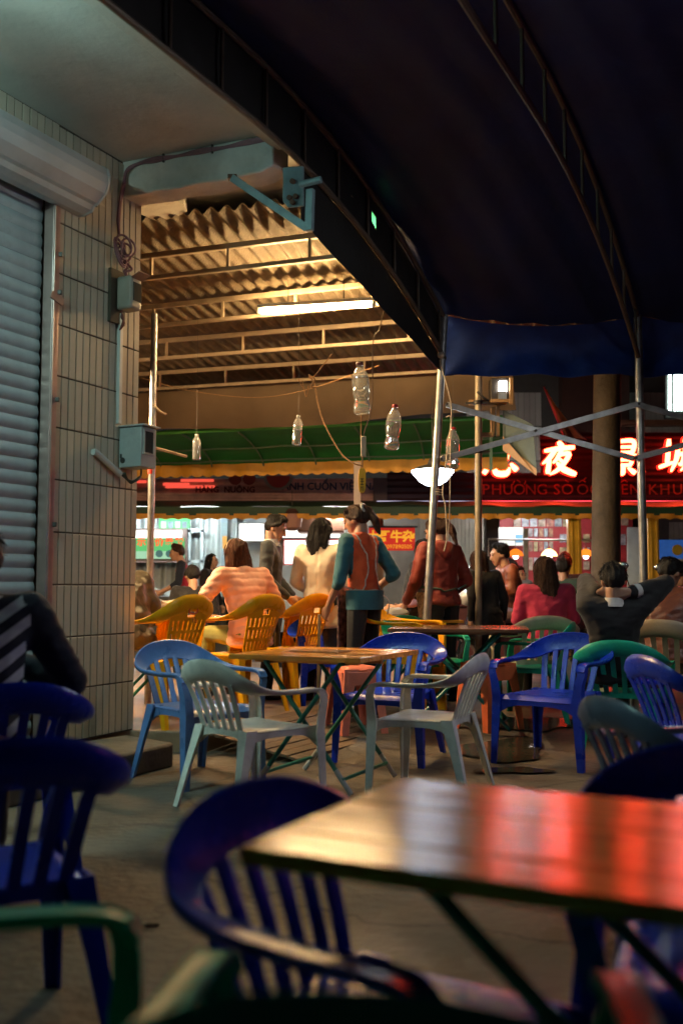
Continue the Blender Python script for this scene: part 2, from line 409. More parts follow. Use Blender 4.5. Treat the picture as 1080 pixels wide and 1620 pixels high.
def bfn(k):
    t = k / nn; p = lerp(q0, q1, t); w = A2 * -.21
    dz = .0 if t < .9 else .05 * (t - .9) / .1
    jit = .006 * math.sin(k * 1.7)
    return [p + Z * (dz + jit), p + w + Z * (dz - jit), p + w + Z * .262, p + Z * .262]
b.rings([bfn(k) for k in range(nn + 1)])
b.build('beam', plaster_beam, bld, world=True, angle=50, bevel=.012)
b = MB(); b.prism([wp(-.05, -.3, 4.02), wp(-.05, .16, 4.02), wp(-.35, .13, 4.04), wp(-.55, .02, 4.06), wp(-.62, -.3, 4.06)], (0, 0, .10))
b.build('haunch', plaster, bld, world=True, smooth=False)
# roller shutter
shut = b = MB(); b.prism([wp(.9, -.10, .16), wp(4.4, -.10, .16), wp(4.4, -.12, .16), wp(.9, -.12, .16)], (0, 0, 3.62))
shut = b.build('roller_shutter', dark_steel, bld, world=True, smooth=False)
def slatfn(u, v):
    zz = (v - .5) * .084; o = .012 * math.cos((v - .5) * math.pi * .95)
    p = CN - A2 * lerp(.9, 4.4, u) + B2 * (-.092 + o) + Z * zz
    return p
sm = MB(); sm.sheet(1, 7, slatfn, .002); sm = MB().add([p - LOC[bld.name] for p in sm.v], sm.f)
sme = sm.mesh('slat'); fixn(sme); sme.shade_smooth(); sme.set_sharp_from_angle(angle=R(50)); sme.materials.append(shutter_m)
for k in range(42):
    o = bpy.data.objects.new('slat', sme); COL.objects.link(o); o.parent = shut; o.location = (rnd.uniform(-.002, .002), 0, .20 + k * .086)
for (sa, w, d) in ((.875, .062, .05),):
    b = MB(); b.prism([wp(sa - w / 2, -.06, .16), wp(sa + w / 2, -.06, .16), wp(sa + w / 2, .02, .16), wp(sa - w / 2, .02, .16)], (0, 0, 3.5))
    b.beam(wp(sa + .02, .024, .2), wp(sa + .02, .024, 3.62), .012, .01)
    rl = b.build('guide_rail', rail_m, bld, world=True, smooth=False, bevel=.004)
    for zz in (.7, 1.55, 2.35, 3.05, 3.3):
        bb = MB(); bb.box(wp(sa - .03, .024, zz), (.03, .02, .03)); bb.build('bolt', dark_steel, rl, world=True, bevel=.004)
    bb = MB(); bb.beam(wp(sa + .05, .026, 3.02), wp(sa - .06, .026, 2.99), .012, .05); bb.build('clip', rail_m, rl, world=True)
# housing : faceted profile (outward, height)
prof = [(o_, z_ + .225) for o_, z_ in [(0, 3.70), (.06, 3.735), (.13, 3.73), (.15, 3.70), (.20, 3.695), (.245, 3.665), (.262, 3.61), (.255, 3.56), (.23, 3.505), (.17, 3.45), (.14, 3.44), (.12, 3.41), (.06, 3.39), (0, 3.39)]]
b = MB(); b.rings([[wp(s, o + .003, z) for o, z in prof] for s in (.66, .68, .70, 4.5)])
hs = b.build('shutter_housing', housing_m, bld, world=True, angle=12)
b = MB()
b.rings([[wp(s, .003 + (o - .12) * k + .12, (z - 3.785) * k + 3.785) for o, z in prof] for s, k in ((.65, .9), (.654, 1.03), (.672, 1.03))])
b.build('end_cap', housing_m, hs, world=True, angle=20)
bb = MB(); bb.box(wp(.62, .1, 3.71), (.04, .03, .05)); bb.build('bracket', dark_steel, hs, world=True)

# things fixed to the tiled wall
def orient(): return Matrix.Rotation(rz_wall, 3, 'Z')
def wbox(b, s, o, z, ls, lo, lz): b.prism([wp(s - ls / 2, o - lo / 2, z - lz / 2), wp(s + ls / 2, o - lo / 2, z - lz / 2), wp(s + ls / 2, o + lo / 2, z - lz / 2), wp(s - ls / 2, o + lo / 2, z - lz / 2)], (0, 0, lz))
greybox = mat('meter_grey', (.33, .36, .345), .45, var=.1, vs=6, grime=.3, gs=8, gcol=(.13, .12, .10))
metalgrey = mat('meter_body', (.30, .27, .22), .5, var=.15, vs=8)
glassdark = mat('meter_glass', (.03, .035, .035), .08, var=0)
mb = thing('meter_box', 'grey electricity meter box with a window low on the tiled wall', 'meter box', wp(.13, .0, 2.1))
b = MB(); wbox(b, .13, .11, 2.12, .17, .19, .28); box = b.build('body', greybox, mb, world=True, bevel=.006)
b = MB(); b.prism([wp(.035, -.0, 2.262), wp(.228, 0, 2.262), wp(.228, .235, 2.262), wp(.035, .235, 2.262)], (0, 0, .012)); b.build('lid', greybox, mb, world=True, bevel=.003)
b = MB(); wbox(b, .135, .2075, 2.155, .095, .006, .15); wn_ = b.build('window', glassdark, mb, world=True)
b = MB()
for (s, z, ls, lz) in ((.135, 2.236, .115, .012), (.135, 2.074, .115, .012), (.083, 2.155, .012, .15), (.187, 2.155, .012, .15)): wbox(b, s, .209, z, ls, .010, lz)
b.build('window_frame', greybox, mb, world=True)
b = MB(); b.tube([wp(.217, .05, 2.03), wp(.2175, .05, 2.03) - A2 * .004], .02, 12); b.build('cable_hole', dark_steel, mb, world=True)
b = MB(); wbox(b, .218, .035, 2.06, .004, .014, .03); b.build('latch', dark_steel, mb, world=True)
cd = thing('cable_conduit', 'white plastic cable conduit running down the tiles to the meter box', 'conduit', wp(.23, .02, 2.29))
b = MB(); b.beam(wp(.235, .024, 2.285), wp(.235, .024, 3.06), .032, .028, up=B2); b.build('cover', mat('conduit_white', (.55, .54, .50), .45, var=.1), cd, world=True, bevel=.003)
pp = thing('elbow_pipe', 'white plastic pipe stub poking out under the grey meter box', 'pipe', wp(.5, .02, 2.0))
b = MB(); b.tube(catmull([wp(.50, .028, 2.055), wp(.46, .03, 2.05), wp(.34, .04, 1.985), wp(.24, .05, 1.93)], 5), .022, 10); b.build('pipe', mat('pipe_white', (.5, .52, .49), .4, var=.1), pp, world=True)
b = MB()
for k in range(5):
    b.tube(catmull([wp(.24, .05 + .01 * k, 1.935), wp(.19 - .01 * k, .07, 1.90 - .006 * k), wp(.12, .08 + .01 * k, 1.89 + .008 * k), wp(.08, .1, 1.93), wp(.1, .12, 1.985)], 5), .006, 6)
b.build('wire_bundle', mat('wire_dark', (.03, .045, .035), .5), pp, world=True)
um = thing('old_meter', 'old open meter with a tilted flap and bare wires high on the tiled wall', 'meter', wp(.24, 0, 3.2))
b = MB(); wbox(b, .275, .018, 3.17, .16, .03, .38); b.build('backing_board', mat('board_dark', (.05, .04, .025), .8), um, world=True, bevel=.004)
b = MB(); wbox(b, .24, .10, 3.19, .12, .13, .235); bdy = b.build('body', metalgrey, um, world=True, bevel=.02, seg=3)
b = MB(); wbox(b, .235, .167, 3.195, .085, .008, .13); b.build('dial_glass', glassdark, um, world=True)
b = MB(); b.prism([wp(.18, .165, 3.285), wp(.30, .165, 3.285), wp(.30, .235, 3.315), wp(.18, .235, 3.315)], (0, 0, .006)); b.build('flap', mat('flap_rust', (.20, .12, .085), .6, var=.2), um, world=True)
b = MB()
for k in range(3): b.tube(catmull([wp(.25 + .015 * k, .06, 3.08), wp(.26, .05 + .01 * k, 3.03), wp(.235 + .01 * k, .06, 2.99), wp(.25, .03, 2.94)], 5), .0055, 6)
b.build('loose_wires', mat('wire_red', (.13, .045, .035), .5), um, world=True)
# cable from the beam down into a tangle over the old meter
cb = thing('cable_run', 'mauve cables clipped along the concrete beam, tangled in loops above the old meter', 'cable', wp(.2, .05, 3.4))
mauve = mat('cable_mauve', (.19, .085, .10), .5, var=.2)
for k in range(3):
    off = .008 * k
    path = [q1 - A2 * .215 + Z * (.22 + off) + bd * -.02]
    for t in (.85, .7, .55, .4, .25, .14): path.append(lerp(q0, q1, t) - A2 * .219 + Z * (.215 + off + .008 * math.sin(t * 22 + k)))
    path += [wp(.235, .06, 4.08 + off), wp(.24 + off, .045, 3.98), wp(.245 + off, .02, 3.86), wp(.26 + off, .02, 3.72), wp(.27, .03, 3.62)]
    b = MB(); b.tube(catmull(path, 5), .0085, 6); b.build('cable', mauve, cb, world=True)
for k in range(7):
    r0 = random.Random(50 + k); c0 = wp(.26 + r0.uniform(-.05, .05), .06, 3.50 + r0.uniform(-.05, .04)); ra = r0.uniform(.045, .085); pts = []
    ph = r0.random() * 6; tl = r0.uniform(-.5, .5)
    for j in range(18):
        t = j * 2 * math.pi / 18
        pts.append(c0 - A2 * (ra * .8 * math.cos(t)) + B2 * (.03 * math.sin(t + ph) + tl * .03) + Z * (ra * 1.25 * math.sin(t)))
    b = MB(); b.tube(pts, .0075, 6, closed=True); b.build('loop', mauve, cb, world=True)
b = MB()
for k in range(2): b.tube(catmull([wp(.24 + .03 * k, .06, 3.43), wp(.20 + .05 * k, .09, 3.38), wp(.24 + .02 * k, .07, 3.35), wp(.24, .09, 3.30)], 5), .008, 6)
b.build('tail', mauve, cb, world=True)
for t in (.3, .62):
    b = MB(); c = lerp(q0, q1, t) - A2 * .219 + Z * .225; b.beam(c - Z * .03, c + Z * .03, .012, .014, up=A2); b.build('clip', dark_steel, cb, world=True)

# steel bracket under the canopy edge
br = thing('canopy_bracket', 'rusty pale blue steel bracket with diagonal strut under the concrete beam', 'bracket', V(-.22, 6.75, 3.5))
c0 = W(368, 282, 6.45); c1 = W(487, 362, 6.15)
b = MB(); b.beam(c0, c1, .035, .05); b.build('strut', teal_steel, br, world=True, bevel=.003)
b = MB(); b.beam(W(491, 300, 6.12), W(489, 365, 6.12), .035, .05, up=B2); b.build('upright', teal_steel, br, world=True, bevel=.003)
b = MB(); b.prism([W(447, 265, 6.16), W(479, 262, 6.16), W(479, 325, 6.16), W(455, 328, 6.16), W(447, 318, 6.16)], A2 * .02); pl = b.build('plate', teal_steel, br, world=True, bevel=.004)
for (x, y) in ((463, 287), (458, 313), (468, 311), (463, 320)):
    b = MB(); p = W(x, y, 6.155); b.tube([p - A2 * .012, p + A2 * .01], .017, 8); b.build('bolt', mat('rust', (.11, .05, .03), .8), pl, world=True)
b = MB(); b.tube([W(474, 292, 6.1), W(508, 284, 6.05)], .022, 10); b.build('pin', teal_steel, br, world=True)
b = MB(); b.box(W(368, 281, 6.47), (.06, .05, .03)); b.build('shoe', mat('rust', (0, 0, 0)), br, world=True)

# ------------------------------------------------------------------ corrugated shed roof
RZ = 3.72
RZN = 4.02
RO = G(230, 352, RZN); RO.z = 0            # near edge at the wall end
shed = thing('shed_roof', 'open shed roof of corrugated sheets on trussed steel purlins', 'roof', V(RO.x, RO.y, RZ))
rowl = [0.0, 1.22, 2.55, 3.85, 4.75]
for r in range(4):
    y0, y1 = rowl[r], rowl[r + 1] + .14
    for cI in range(5):
        x0 = -2.5 + cI * 1.31
        def rf(u, v, x0=x0, y0=y0, y1=y1, r=r):
            xx = x0 + u * 1.31; p = RO + BR2 * xx + AR2 * lerp(y0, y1, v)
            return p + Z * (RZN - .066 * lerp(y0, y1, v) + .025 * math.sin(xx / .131 * 2 * math.pi) + .018 * (1 - v) * 1.0 - .012 * v + .02)
        b = MB(); b.sheet(80, 3, rf, -.006, lambda i, j: (rf((i + .5) / 80, (j + .5) / 3) - V(.923, 8.8, 0)).dot(B2) < -.06 or rf((i + .5) / 80, (j + .5) / 3).y > 8.9)
        if not b.f: continue
        b.build('corrugated_sheet', asbestos, shed, world=True, angle=60)
def truss(pl, pr, ql, qr, name='purlin_truss'):
    zr = ql - .03; pl = G(*pl, zr); pr = G(*pr, zr); ext = .9; d = (pr - pl); d.normalize()
    P0 = pl - d * ext; P1 = pr + d * .25; drop = .19
    b = MB(); b.beam(P0, P1, .04, .045); o = b.build(name, truss_m, shed, world=True, bevel=.003)
    b = MB(); b.beam(P0 - Z * drop, P1 - Z * drop, .035, .035); b.build('lower_chord', truss_m, o, world=True, bevel=.003)
    L = (P1 - P0).length; n = max(2, int(L / .85))
    for k in range(n + 1):
        p = P0 + d * (L * (k + .35) / (n + .7)); b = MB(); b.beam(p - Z * .02, p - Z * drop, .03, .02, up=d); b.build('strut', truss_m, o, world=True)
    return P0, P1
T1 = truss((230, 406), (490, 374), 3.97, 0); T2 = truss((230, 487), (590, 449), 3.89, 0)
T3 = truss((225, 542), (655, 507), 3.82, 0); T4 = truss((225, 592), (700, 560), 3.75, 0)
# shed post with red tape
sp0 = V(W(237, 900, 8.6).x, 8.6, .16)
sp = thing('shed_post', 'grey steel post with red tape behind the tiled wall', 'post', sp0)
ptop = W(243, 620, 8.6)
b = MB(); b.tube([sp0, V(ptop.x, 8.6, 3.55)], .030, 12); b.build('pole', steel, sp, world=True)
b = MB(); b.tube([W(240, 705, 8.6), W(239.4, 750, 8.6)], .0315, 12); b.build('tape', mat('red_tape', (.45, .035, .02), .45, var=.2, vs=20), sp, world=True)
b = MB(); b.tube(catmull([W(243, 640, 8.57), W(252, 650, 8.6), W(262, 655, 8.7)], 4), .012, 6); b.build('hook', steel_dull, sp, world=True)
b = MB(); b.tube([W(240, 707, 8.62), W(295, 722, 9.0)], .014, 6); b.build('arm', steel_dull, sp, world=True)
# fluorescent tube
t0 = G(413, 493, 3.62); t1 = G(588, 482, 3.62)
ft = thing('tube_light', 'lit fluorescent tube hanging under the corrugated roof', 'light', lerp(t0, t1, .5))
tube_glow = glow('tube_glow', (1.0, .63, .27), 330)
b = MB(); b.tube([t0, t1], .021, 12); b.build('tube', tube_glow, ft, world=True)
b = MB(); b.beam(t0 + Z * .045 - (t1 - t0) * .03, t1 + Z * .045 + (t1 - t0) * .03, .055, .035); b.build('housing', mat('white_enamel', (.7, .68, .62), .4), ft, world=True, bevel=.004)
for p in (t0, t1):
    b = MB(); b.box(p + (p - lerp(t0, t1, .5)).normalized() * .016 + Z * .012, (.035, .035, .07)); b.build('end_socket', mat('white_enamel', (.7, .68, .62)), ft, world=True)
for t in (.25, .75):
    p = lerp(t0, t1, t); b = MB(); b.tube([p + Z * .05, p + Z * .28], .004, 5); b.build('hanger', dark_steel, ft, world=True)

# brown sheet hung below the last purlin
def bfn2(u, v):
    p = lerp(T4[0], T4[1] + (T4[1] - T4[0]).normalized() * .5, u); zt = RZ - .2; zb = lerp(3.06, 3.11, u)
    fold = .03 * math.sin(u * 23) * v + .02 * math.sin(u * 51 + 1) * v * v
    return p + AR2 * (.12 + fold + .25 * v * v) + Z * (lerp(zt, zb, v) - .0 + .03 * math.sin(u * 9) * v - p.z)
b = MB(); b.sheet(90, 14, bfn2, .004)
tag(b.build('brown_tarpaulin', brown_tarp, angle=60), 'dusty brown tarpaulin hanging under the back edge of the shed roof', 'tarpaulin')

# ------------------------------------------------------------------ blue market tent
TP = [W(703, 592, 8.8), W(1010, 592, 8.8)]; TP[0].z = TP[1].z = 0
SP = (TP[1] - TP[0])
TP = [TP[0], TP[1], TP[1] + SP, TP[1] + SP * 2]
TEND = 10.2
def lowz(t):
    t = min(t, TEND - t); return 4.0 - .80 * (max(0, 3.4 - t) / 3.4) ** 2
def upz(t):
    t = min(t, TEND - t); return 4.41 - .86 * (max(0, 3.4 - t) / 3.45) ** 2
def tp(o, t, z): return o - A2 * t + Z * z
tent = thing('market_tent', 'dark blue barrel tarpaulin tent on steel arches overhead', 'tent', TP[1])
N_A = 44
arch_m = mat('arch_paint', (.11, .08, .055), .5, metal=.2, var=.25, vs=8)
TS = [TEND * k / N_A for k in range(N_A + 1)]
def tarp(u, v):
    o = TP[0] + (TP[3] - TP[0]) * (u * 1.03 - .015); t = v * TEND
    fr = (u * 1.03 - .015) * 3; sag = .10 * abs(math.sin(math.pi * fr)) ** .8 * (1 if 0 <= fr <= 3 else 0)
    wr = .012 * math.sin(t * 9 + fr * 5) * math.exp(-t * .7) + .01 * math.sin(fr * 31 + t * 1.3)
    return tp(o, t, upz(t) + .035 - sag + wr)
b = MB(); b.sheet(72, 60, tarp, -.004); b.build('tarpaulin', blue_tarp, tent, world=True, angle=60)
def val(u, v):
    o = TP[0] + (TP[3] - TP[0]) * (u * 1.03 - .015); fr = (u * 1.03 - .015) * 3
    sag = .10 * abs(math.sin(math.pi * fr)) ** .8
    z0 = upz(0) + .035 - sag; zb = 3.055
    wr = .03 * math.sin(fr * 13) * v + .02 * math.sin(fr * 29 + v * 3) * v
    return tp(o, 0, 0) + A2 * (.05 + wr + .08 * math.sin(v * math.pi)) + Z * lerp(z0, zb + .012 * math.sin(fr * 17), v)
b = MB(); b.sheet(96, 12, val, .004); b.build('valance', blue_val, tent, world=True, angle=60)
for i, o in enumerate(TP):
    b = MB(); b.tube([tp(o, t, lowz(t)) for t in TS], .021, 8); ar = b.build('arch_truss', arch_m, tent, world=True)
    b = MB(); b.tube([tp(o, t, upz(t)) for t in TS], .021, 8); b.build('upper_chord', arch_m, ar, world=True)
    for k in range(0, 21):
        t = .12 + k * .5
        if t > TEND: break
        b = MB(); b.tube([tp(o, t, lowz(t)), tp(o, t, upz(t))], .013, 6); b.build('web_strut', arch_m, ar, world=True)
    for far in (0, 1):
        base = tp(o, 0 if not far else TEND, 0)
        lean = V(-.22, .0, 0) if (i == 0 and not far) else V(0, 0, 0)
        b = MB(); g = gz(base.x, base.y)
        b.tube([base + lean + Z * g, base + Z * (upz(0) + .02)], .036, 14); po = b.build('post', steel, tent, world=True)
        b = MB(); b.box(base + lean + Z * (g + .006), (.16, .16, .012)); b.build('base_plate', steel, po, world=True)
# black end flap under and between the chords of the first arch
def strip(u, v):
    t = u * 6.5; return tp(TP[0], t, lerp(lowz(t) + .01, upz(t) - .01, v)) - B2 * (.028 + .012 * math.sin(t * 11) * math.sin(v * math.pi))
b = MB(); b.sheet(120, 8, strip, .003, mask=lambda i, j: not (i in (26, 27) and j in (4, 5)))
b.build('end_strip', black_tarp, tent, world=True, angle=60)
pm_ = bpy.data.materials.new('glimpse_film'); pm_.use_nodes = True; _q = pm_.node_tree.nodes; _q.remove(_q['Principled BSDF']); _t = _q.new('ShaderNodeBsdfTranslucent'); _t.inputs[0].default_value = (.12, .95, .80, 1); pm_.node_tree.links.new(_t.outputs[0], _q['Material Output'].inputs[0])
b = MB(); b.sheet(4, 4, lambda u, v: strip(lerp(25.7, 28.3, u) / 120, lerp(3.6, 6.4, v) / 8) - B2 * .006); b.build('cyan_glimpse', pm_, tent, world=True)  # film added over the gap to imitate a cyan light glimpsed through it
def flap(u, v):
    t = u * 2.62; zb = lerp(3.08, 3.60, u); f = .006 * math.sin(u * 17) * v
    return tp(TP[0], t, lerp(lowz(t), min(zb, lowz(t) - .02), v)) - B2 * (.03 + f)
b = MB(); b.sheet(40, 10, flap, .003); b.build('end_flap', black_tarp, tent, world=True, angle=60)
# folding scissor braces between the posts
def flat(p, q, name='scissor_bar'):
    b = MB(); b.beam(p, q, .012, .052); o = b.build(name, steel, tent, world=True, bevel=.002)
    return o
def onpost(i, py, lean=0): 
    x = {0: W(703, py, 8.76), 1: W(1010, py, 8.76)}[i]; return x
pA = W(706, 640, 8.74); pB = W(697, 727, 8.74); pC = W(1008, 640, 8.74); pD = W(1004, 725, 8.74)
s1_ = flat(pA, pD + V(0, .03, 0)); s2_ = flat(pB - V(0, .03, 0), pC - V(0, .03, 0))
r2 = V(SP.x, 0, 0)
s3_ = flat(pC, V(pD.x + r2.x, 8.77, pD.z)); s4_ = flat(pD, V(pC.x + r2.x, 8.71, pC.z))
for p in (pA, pB, pC, pD, W(846, 682, 8.72)):
    b = MB(); b.tube([p + V(0, -.04, 0), p + V(0, .03, 0)], .012, 8); b.build('rivet', dark_steel, tent, world=True)
# rope lashings on the first post
rope_m = mat('rope_pale', (.42, .36, .28), .85, var=.2, vs=60)
lr = thing('lashing_rope', 'pale rope lashed round the tilted tent post beside a water bottle', 'rope', W(705, 650, 8.7))
b = MB(); b.tube(catmull([W(695, 570, 8.7), W(710, 625, 8.68), W(714, 655, 8.68), W(709, 700, 8.68), W(700, 775, 8.68), W(704, 800, 8.68), W(706, 850, 8.7), W(702, 872, 8.7)], 6), .006, 6); b.build('strand', rope_m, lr, world=True)
b = MB(); b.tube(catmull([W(705, 660, 8.68), W(713, 662, 8.67), W(712, 710, 8.67), W(711, 800, 8.68), W(708, 855, 8.7)], 6), .006, 6); b.build('strand', rope_m, lr, world=True)
for y in (775, 779, 783):
    c = W(692.5, y, 8.8); b = MB(); b.tube([c + V(.042 * math.cos(k * .524), .042 * math.sin(k * .524), .003 * math.sin(k)) for k in range(12)], .005, 6, closed=True); b.build('turn', rope_m, lr, world=True)
b = MB(); b.ball(W(697, 562, 8.7), (.035, .03, .03)); b.build('knot', rope_m, lr, world=True)

# ================================================================== BACK STREET
def wrect(b, x0, y0, x1, y1, Y, d=.05):
    p = [W(x0, y1, Y), W(x1, y1, Y), W(x1, y0, Y), W(x0, y0, Y)]
    for q in p: q.y = Y
    return b.prism(p, (0, d, 0))
def panel(name, m, parent, x0, y0, x1, y1, Y, d=.05, bevel=0):
    b = MB(); wrect(b, x0, y0, x1, y1, Y, d); return b.build(name, m, parent, world=bool(parent), smooth=False, bevel=bevel)
def corr(x0, y0, x1, y1, Y, pitch, amp, vertical=True):
    p0 = W(x0, y1, Y); p1 = W(x1, y0, Y); b = MB()
    if vertical:
        n = int((p1.x - p0.x) / pitch * 6)
        b.sheet(n, 1, lambda u, v: (lerp(p0.x, p1.x, u), Y + amp * max(-.6, min(.6, math.sin(lerp(p0.x, p1.x, u) / pitch * 2 * math.pi))), lerp(p0.z, p1.z, v)), -.003)
    else:
        n = int((p1.z - p0.z) / pitch * 6)
        b.sheet(1, n, lambda u, v: (lerp(p0.x, p1.x, u), Y + amp * max(-.6, min(.6, math.sin(lerp(p0.z, p1.z, v) / pitch * 2 * math.pi))), lerp(p0.z, p1.z, v)), -.003)
    return b
YB = 15.2
# lower green awning with yellow valance along the stalls
aw = thing('stall_awning', 'long dark green stall awning with a yellow scalloped valance', 'awning', W(640, 815, YB - .9))
def awf(u, v):
    p = W(lerp(120, 1190, u), 800, YB - .9); return V(p.x, lerp(YB - .05, YB - .9, v), lerp(2.46, 2.32, v) - .02 * math.sin(u * 60) * v + .03 * math.sin(v * math.pi))
b = MB(); b.sheet(80, 6, awf, .004); b.build('canopy', green_dark, aw, world=True, angle=60)
b = MB(); p0 = W(120, 800, YB - .9); p1 = W(1190, 800, YB - .9)
b.sheet(60, 2, lambda u, v: (lerp(p0.x, p1.x, u), YB - .905 - .01 * math.sin(u * 150), lerp(2.315, 2.19, v)), .003); b.build('band', green_dark, aw, world=True, angle=60)
zt, zb = 2.215, 2.125
b = MB(); b.sheet(540, 1, lambda u, v: (lerp(p0.x, p1.x, u), YB - .912 - .012 * math.sin(u * 210), zt if v == 0 else zb + .025 * abs(math.sin(u * 105 * math.pi / 2))), .003)
b.build('valance', yellow_val, aw, world=True, angle=60)
# yellow stall posts
for k, (x, w, lb) in enumerate(((908, 20, 'wide yellow stall post behind the pendant lamps'), (1032, 17, 'yellow stall post beside the blue poster'))):
    g = W(x, 900, YB - .7); b = MB(); wd = w / FPX * (YB - .7); b.box((g.x, YB - .7, 1.16), (wd, .14, 2.1)); b.box((g.x - wd * .22, YB - .775, 1.16), (wd * .2, .02, 2.1)); b.box((g.x + wd * .3, YB - .775, 1.16), (wd * .14, .02, 2.1))
    tag(b.build('stall_post', mat('post_yellow', (.62, .36, .03), .45, var=.15, vs=6, grime=.3), bevel=.006), lb, 'post', 'yellow stall posts')
# left shop sign
ls = thing('shop_sign', 'long pink and brown ribbed shop sign with blue Vietnamese lettering', 'sign', W(420, 775, YB - .02))
sg = mat('sign_pink', (.60, .33, .27), .4, var=.25, vs=4, metal=.2, grime=.4, gs=3, gcol=(.3, .12, .09))
b = corr(120, 757, 590, 793, YB, .09, .012, False); b.build('board', sg, ls, world=True, angle=50)
panel('lower_trim', mat('trim_brown', (.07, .035, .025), .5), ls, 120, 792, 640, 801, YB - .04, .1)
ink = mat('ink_blue', (.03, .035, .08), .6, var=0); inkr = mat('ink_dark_red', (.16, .02, .015), .6, var=0)
text('BÁNH CUỐN VIỆT NAM', .155, ink, 'lettering', ls, W(524, 770, YB - .03), offset=.004, sx=1.0)
text('HÀNG', .125, inkr, 'lettering', ls, W(328, 775, YB - .03), offset=.004)
text('NUÔNG', .125, inkr, 'lettering', ls, W(379, 775, YB - .03), offset=.004)
wm = mat('melon_red', (.42, .05, .05), .5, var=.1)
def disc(name, m, parent, x, y, r, Y, half=False, rz=0):
    p = W(x, y, Y); n = 20; a0, a1 = (math.pi, 2 * math.pi) if half else (0, 2 * math.pi)
    b = MB(); b.prism([V(p.x + r * math.cos(lerp(a0, a1, k / n)), Y, p.z + r * math.sin(lerp(a0, a1, k / n))) for k in range(n + (1 if half else 0))], (0, .01, 0))
    return b.build(name, m, parent, world=True, smooth=False)
disc('melon_slice', mat('melon_rind', (.35, .34, .28), .5), ls, 440, 752, .23, YB - .035, True); disc('melon_flesh', wm, ls, 440, 753, .18, YB - .05, True)
for x in (372, 394): disc('fruit', mat('fruit_red', (.22, .03, .03), .5), ls, x, 757, .10, YB - .035)
redsq = glow('sign_glow_red', (1, .10, .06), .55)
for (x0, x1, y) in ((214, 232, 762), (258, 300, 766), (262, 340, 770), (286, 338, 760)): panel('lettering', redsq, ls, x0, y - 2.2, x1, y + 2.2, YB - .03, .01)
panel('divider', mat('trim_brown', (0, 0, 0)), ls, 590, 756, 612, 793, YB - .05, .1)
# right sign: dark ribbed board with lit letters
rs = thing('neon_sign', 'dark maroon ribbed sign with glowing red Chinese characters', 'sign', W(900, 740, YB))
mar = mat('sign_maroon', (.035, .010, .010), .42, var=.25, vs=3, metal=.2)
corr(612, 748, 860, 793, YB, .10, .014, False).build('board', mar, rs, world=True, angle=50)
corr(855, 684, 1250, 793, YB - .004, .10, .014, False).build('board', mar, rs, world=True, angle=50)
neon = glow('neon_red', (1.0, .045, .016), 32); neon_halo = glow('neon_halo', (1.0, .02, .01), 1.6)  # second glow is the letters' red halo, painted as a wider outline
BR = {
 '夜': [[(.46, 1.0, .10), (.56, .87, .17)], [(.06, .73, .09), (.5, .80, .14), (.94, .84, .11)], [(.38, .78, .13), (.22, .52, .13), (.02, .33, .04)], [(.21, .52, .11), (.20, .05, .14)], [(.56, .72, .13), (.46, .50, .11), (.34, .36, .05)],
       [(.50, .61, .09), (.80, .64, .13), (.70, .38, .12), (.50, .14, .11), (.28, .0, .04)], [(.53, .47, .06), (.62, .39, .09)], [(.46, .36, .06), (.68, .16, .16), (1.05, .0, .13)]],
 '景': [[(.27, .99, .11), (.28, .62, .12)], [(.27, .97, .09), (.75, .98, .11), (.74, .62, .12)], [(.30, .80, .07), (.72, .81, .07)], [(.28, .63, .08), (.74, .63, .10)], [(.49, .60, .09), (.52, .50, .11)], [(.04, .49, .09), (.96, .54, .11)],
       [(.30, .42, .10), (.31, .24, .11)], [(.30, .41, .09), (.72, .42, .10), (.70, .24, .10)], [(.31, .25, .08), (.70, .25, .08)], [(.50, .24, .11), (.50, .0, .12), (.39, .03, .05)], [(.35, .17, .05), (.18, .01, .12)], [(.66, .17, .05), (.86, .02, .14)]],
 '城': [[(.02, .66, .09), (.37, .71, .10)], [(.20, .94, .11), (.20, .25, .11)], [(.0, .18, .10), (.39, .32, .06)], [(.40, .73, .09), (.98, .80, .10)], [(.47, .74, .11), (.45, .40, .11), (.33, .06, .04)], [(.48, .52, .08), (.65, .54, .10), (.62, .28, .10), (.53, .27, .05)],
       [(.66, 1.0, .11), (.72, .5, .13), (.86, .10, .13), (.99, .04, .11), (1.0, .26, .04)], [(.92, .58, .11), (.76, .28, .08), (.60, .08, .03)], [(.83, .98, .07), (.94, .89, .11)]],
 '恋': [[(.16, .24, .06), (.05, .05, .13)], [(.30, .27, .08), (.37, .05, .13), (.64, .03, .14), (.72, .18, .05)], [(.48, .27, .06), (.55, .18, .11)], [(.75, .29, .06), (.90, .14, .14)], [(.48, 1.02, .1), (.53, .88, .12)], [(.06, .81, .09), (.95, .85, .11)],
       [(.38, .8, .10), (.34, .48, .09), (.24, .42, .04)], [(.62, .82, .10), (.62, .42, .10)], [(.22, .68, .06), (.11, .52, .11)], [(.78, .68, .06), (.90, .54, .11)]]}
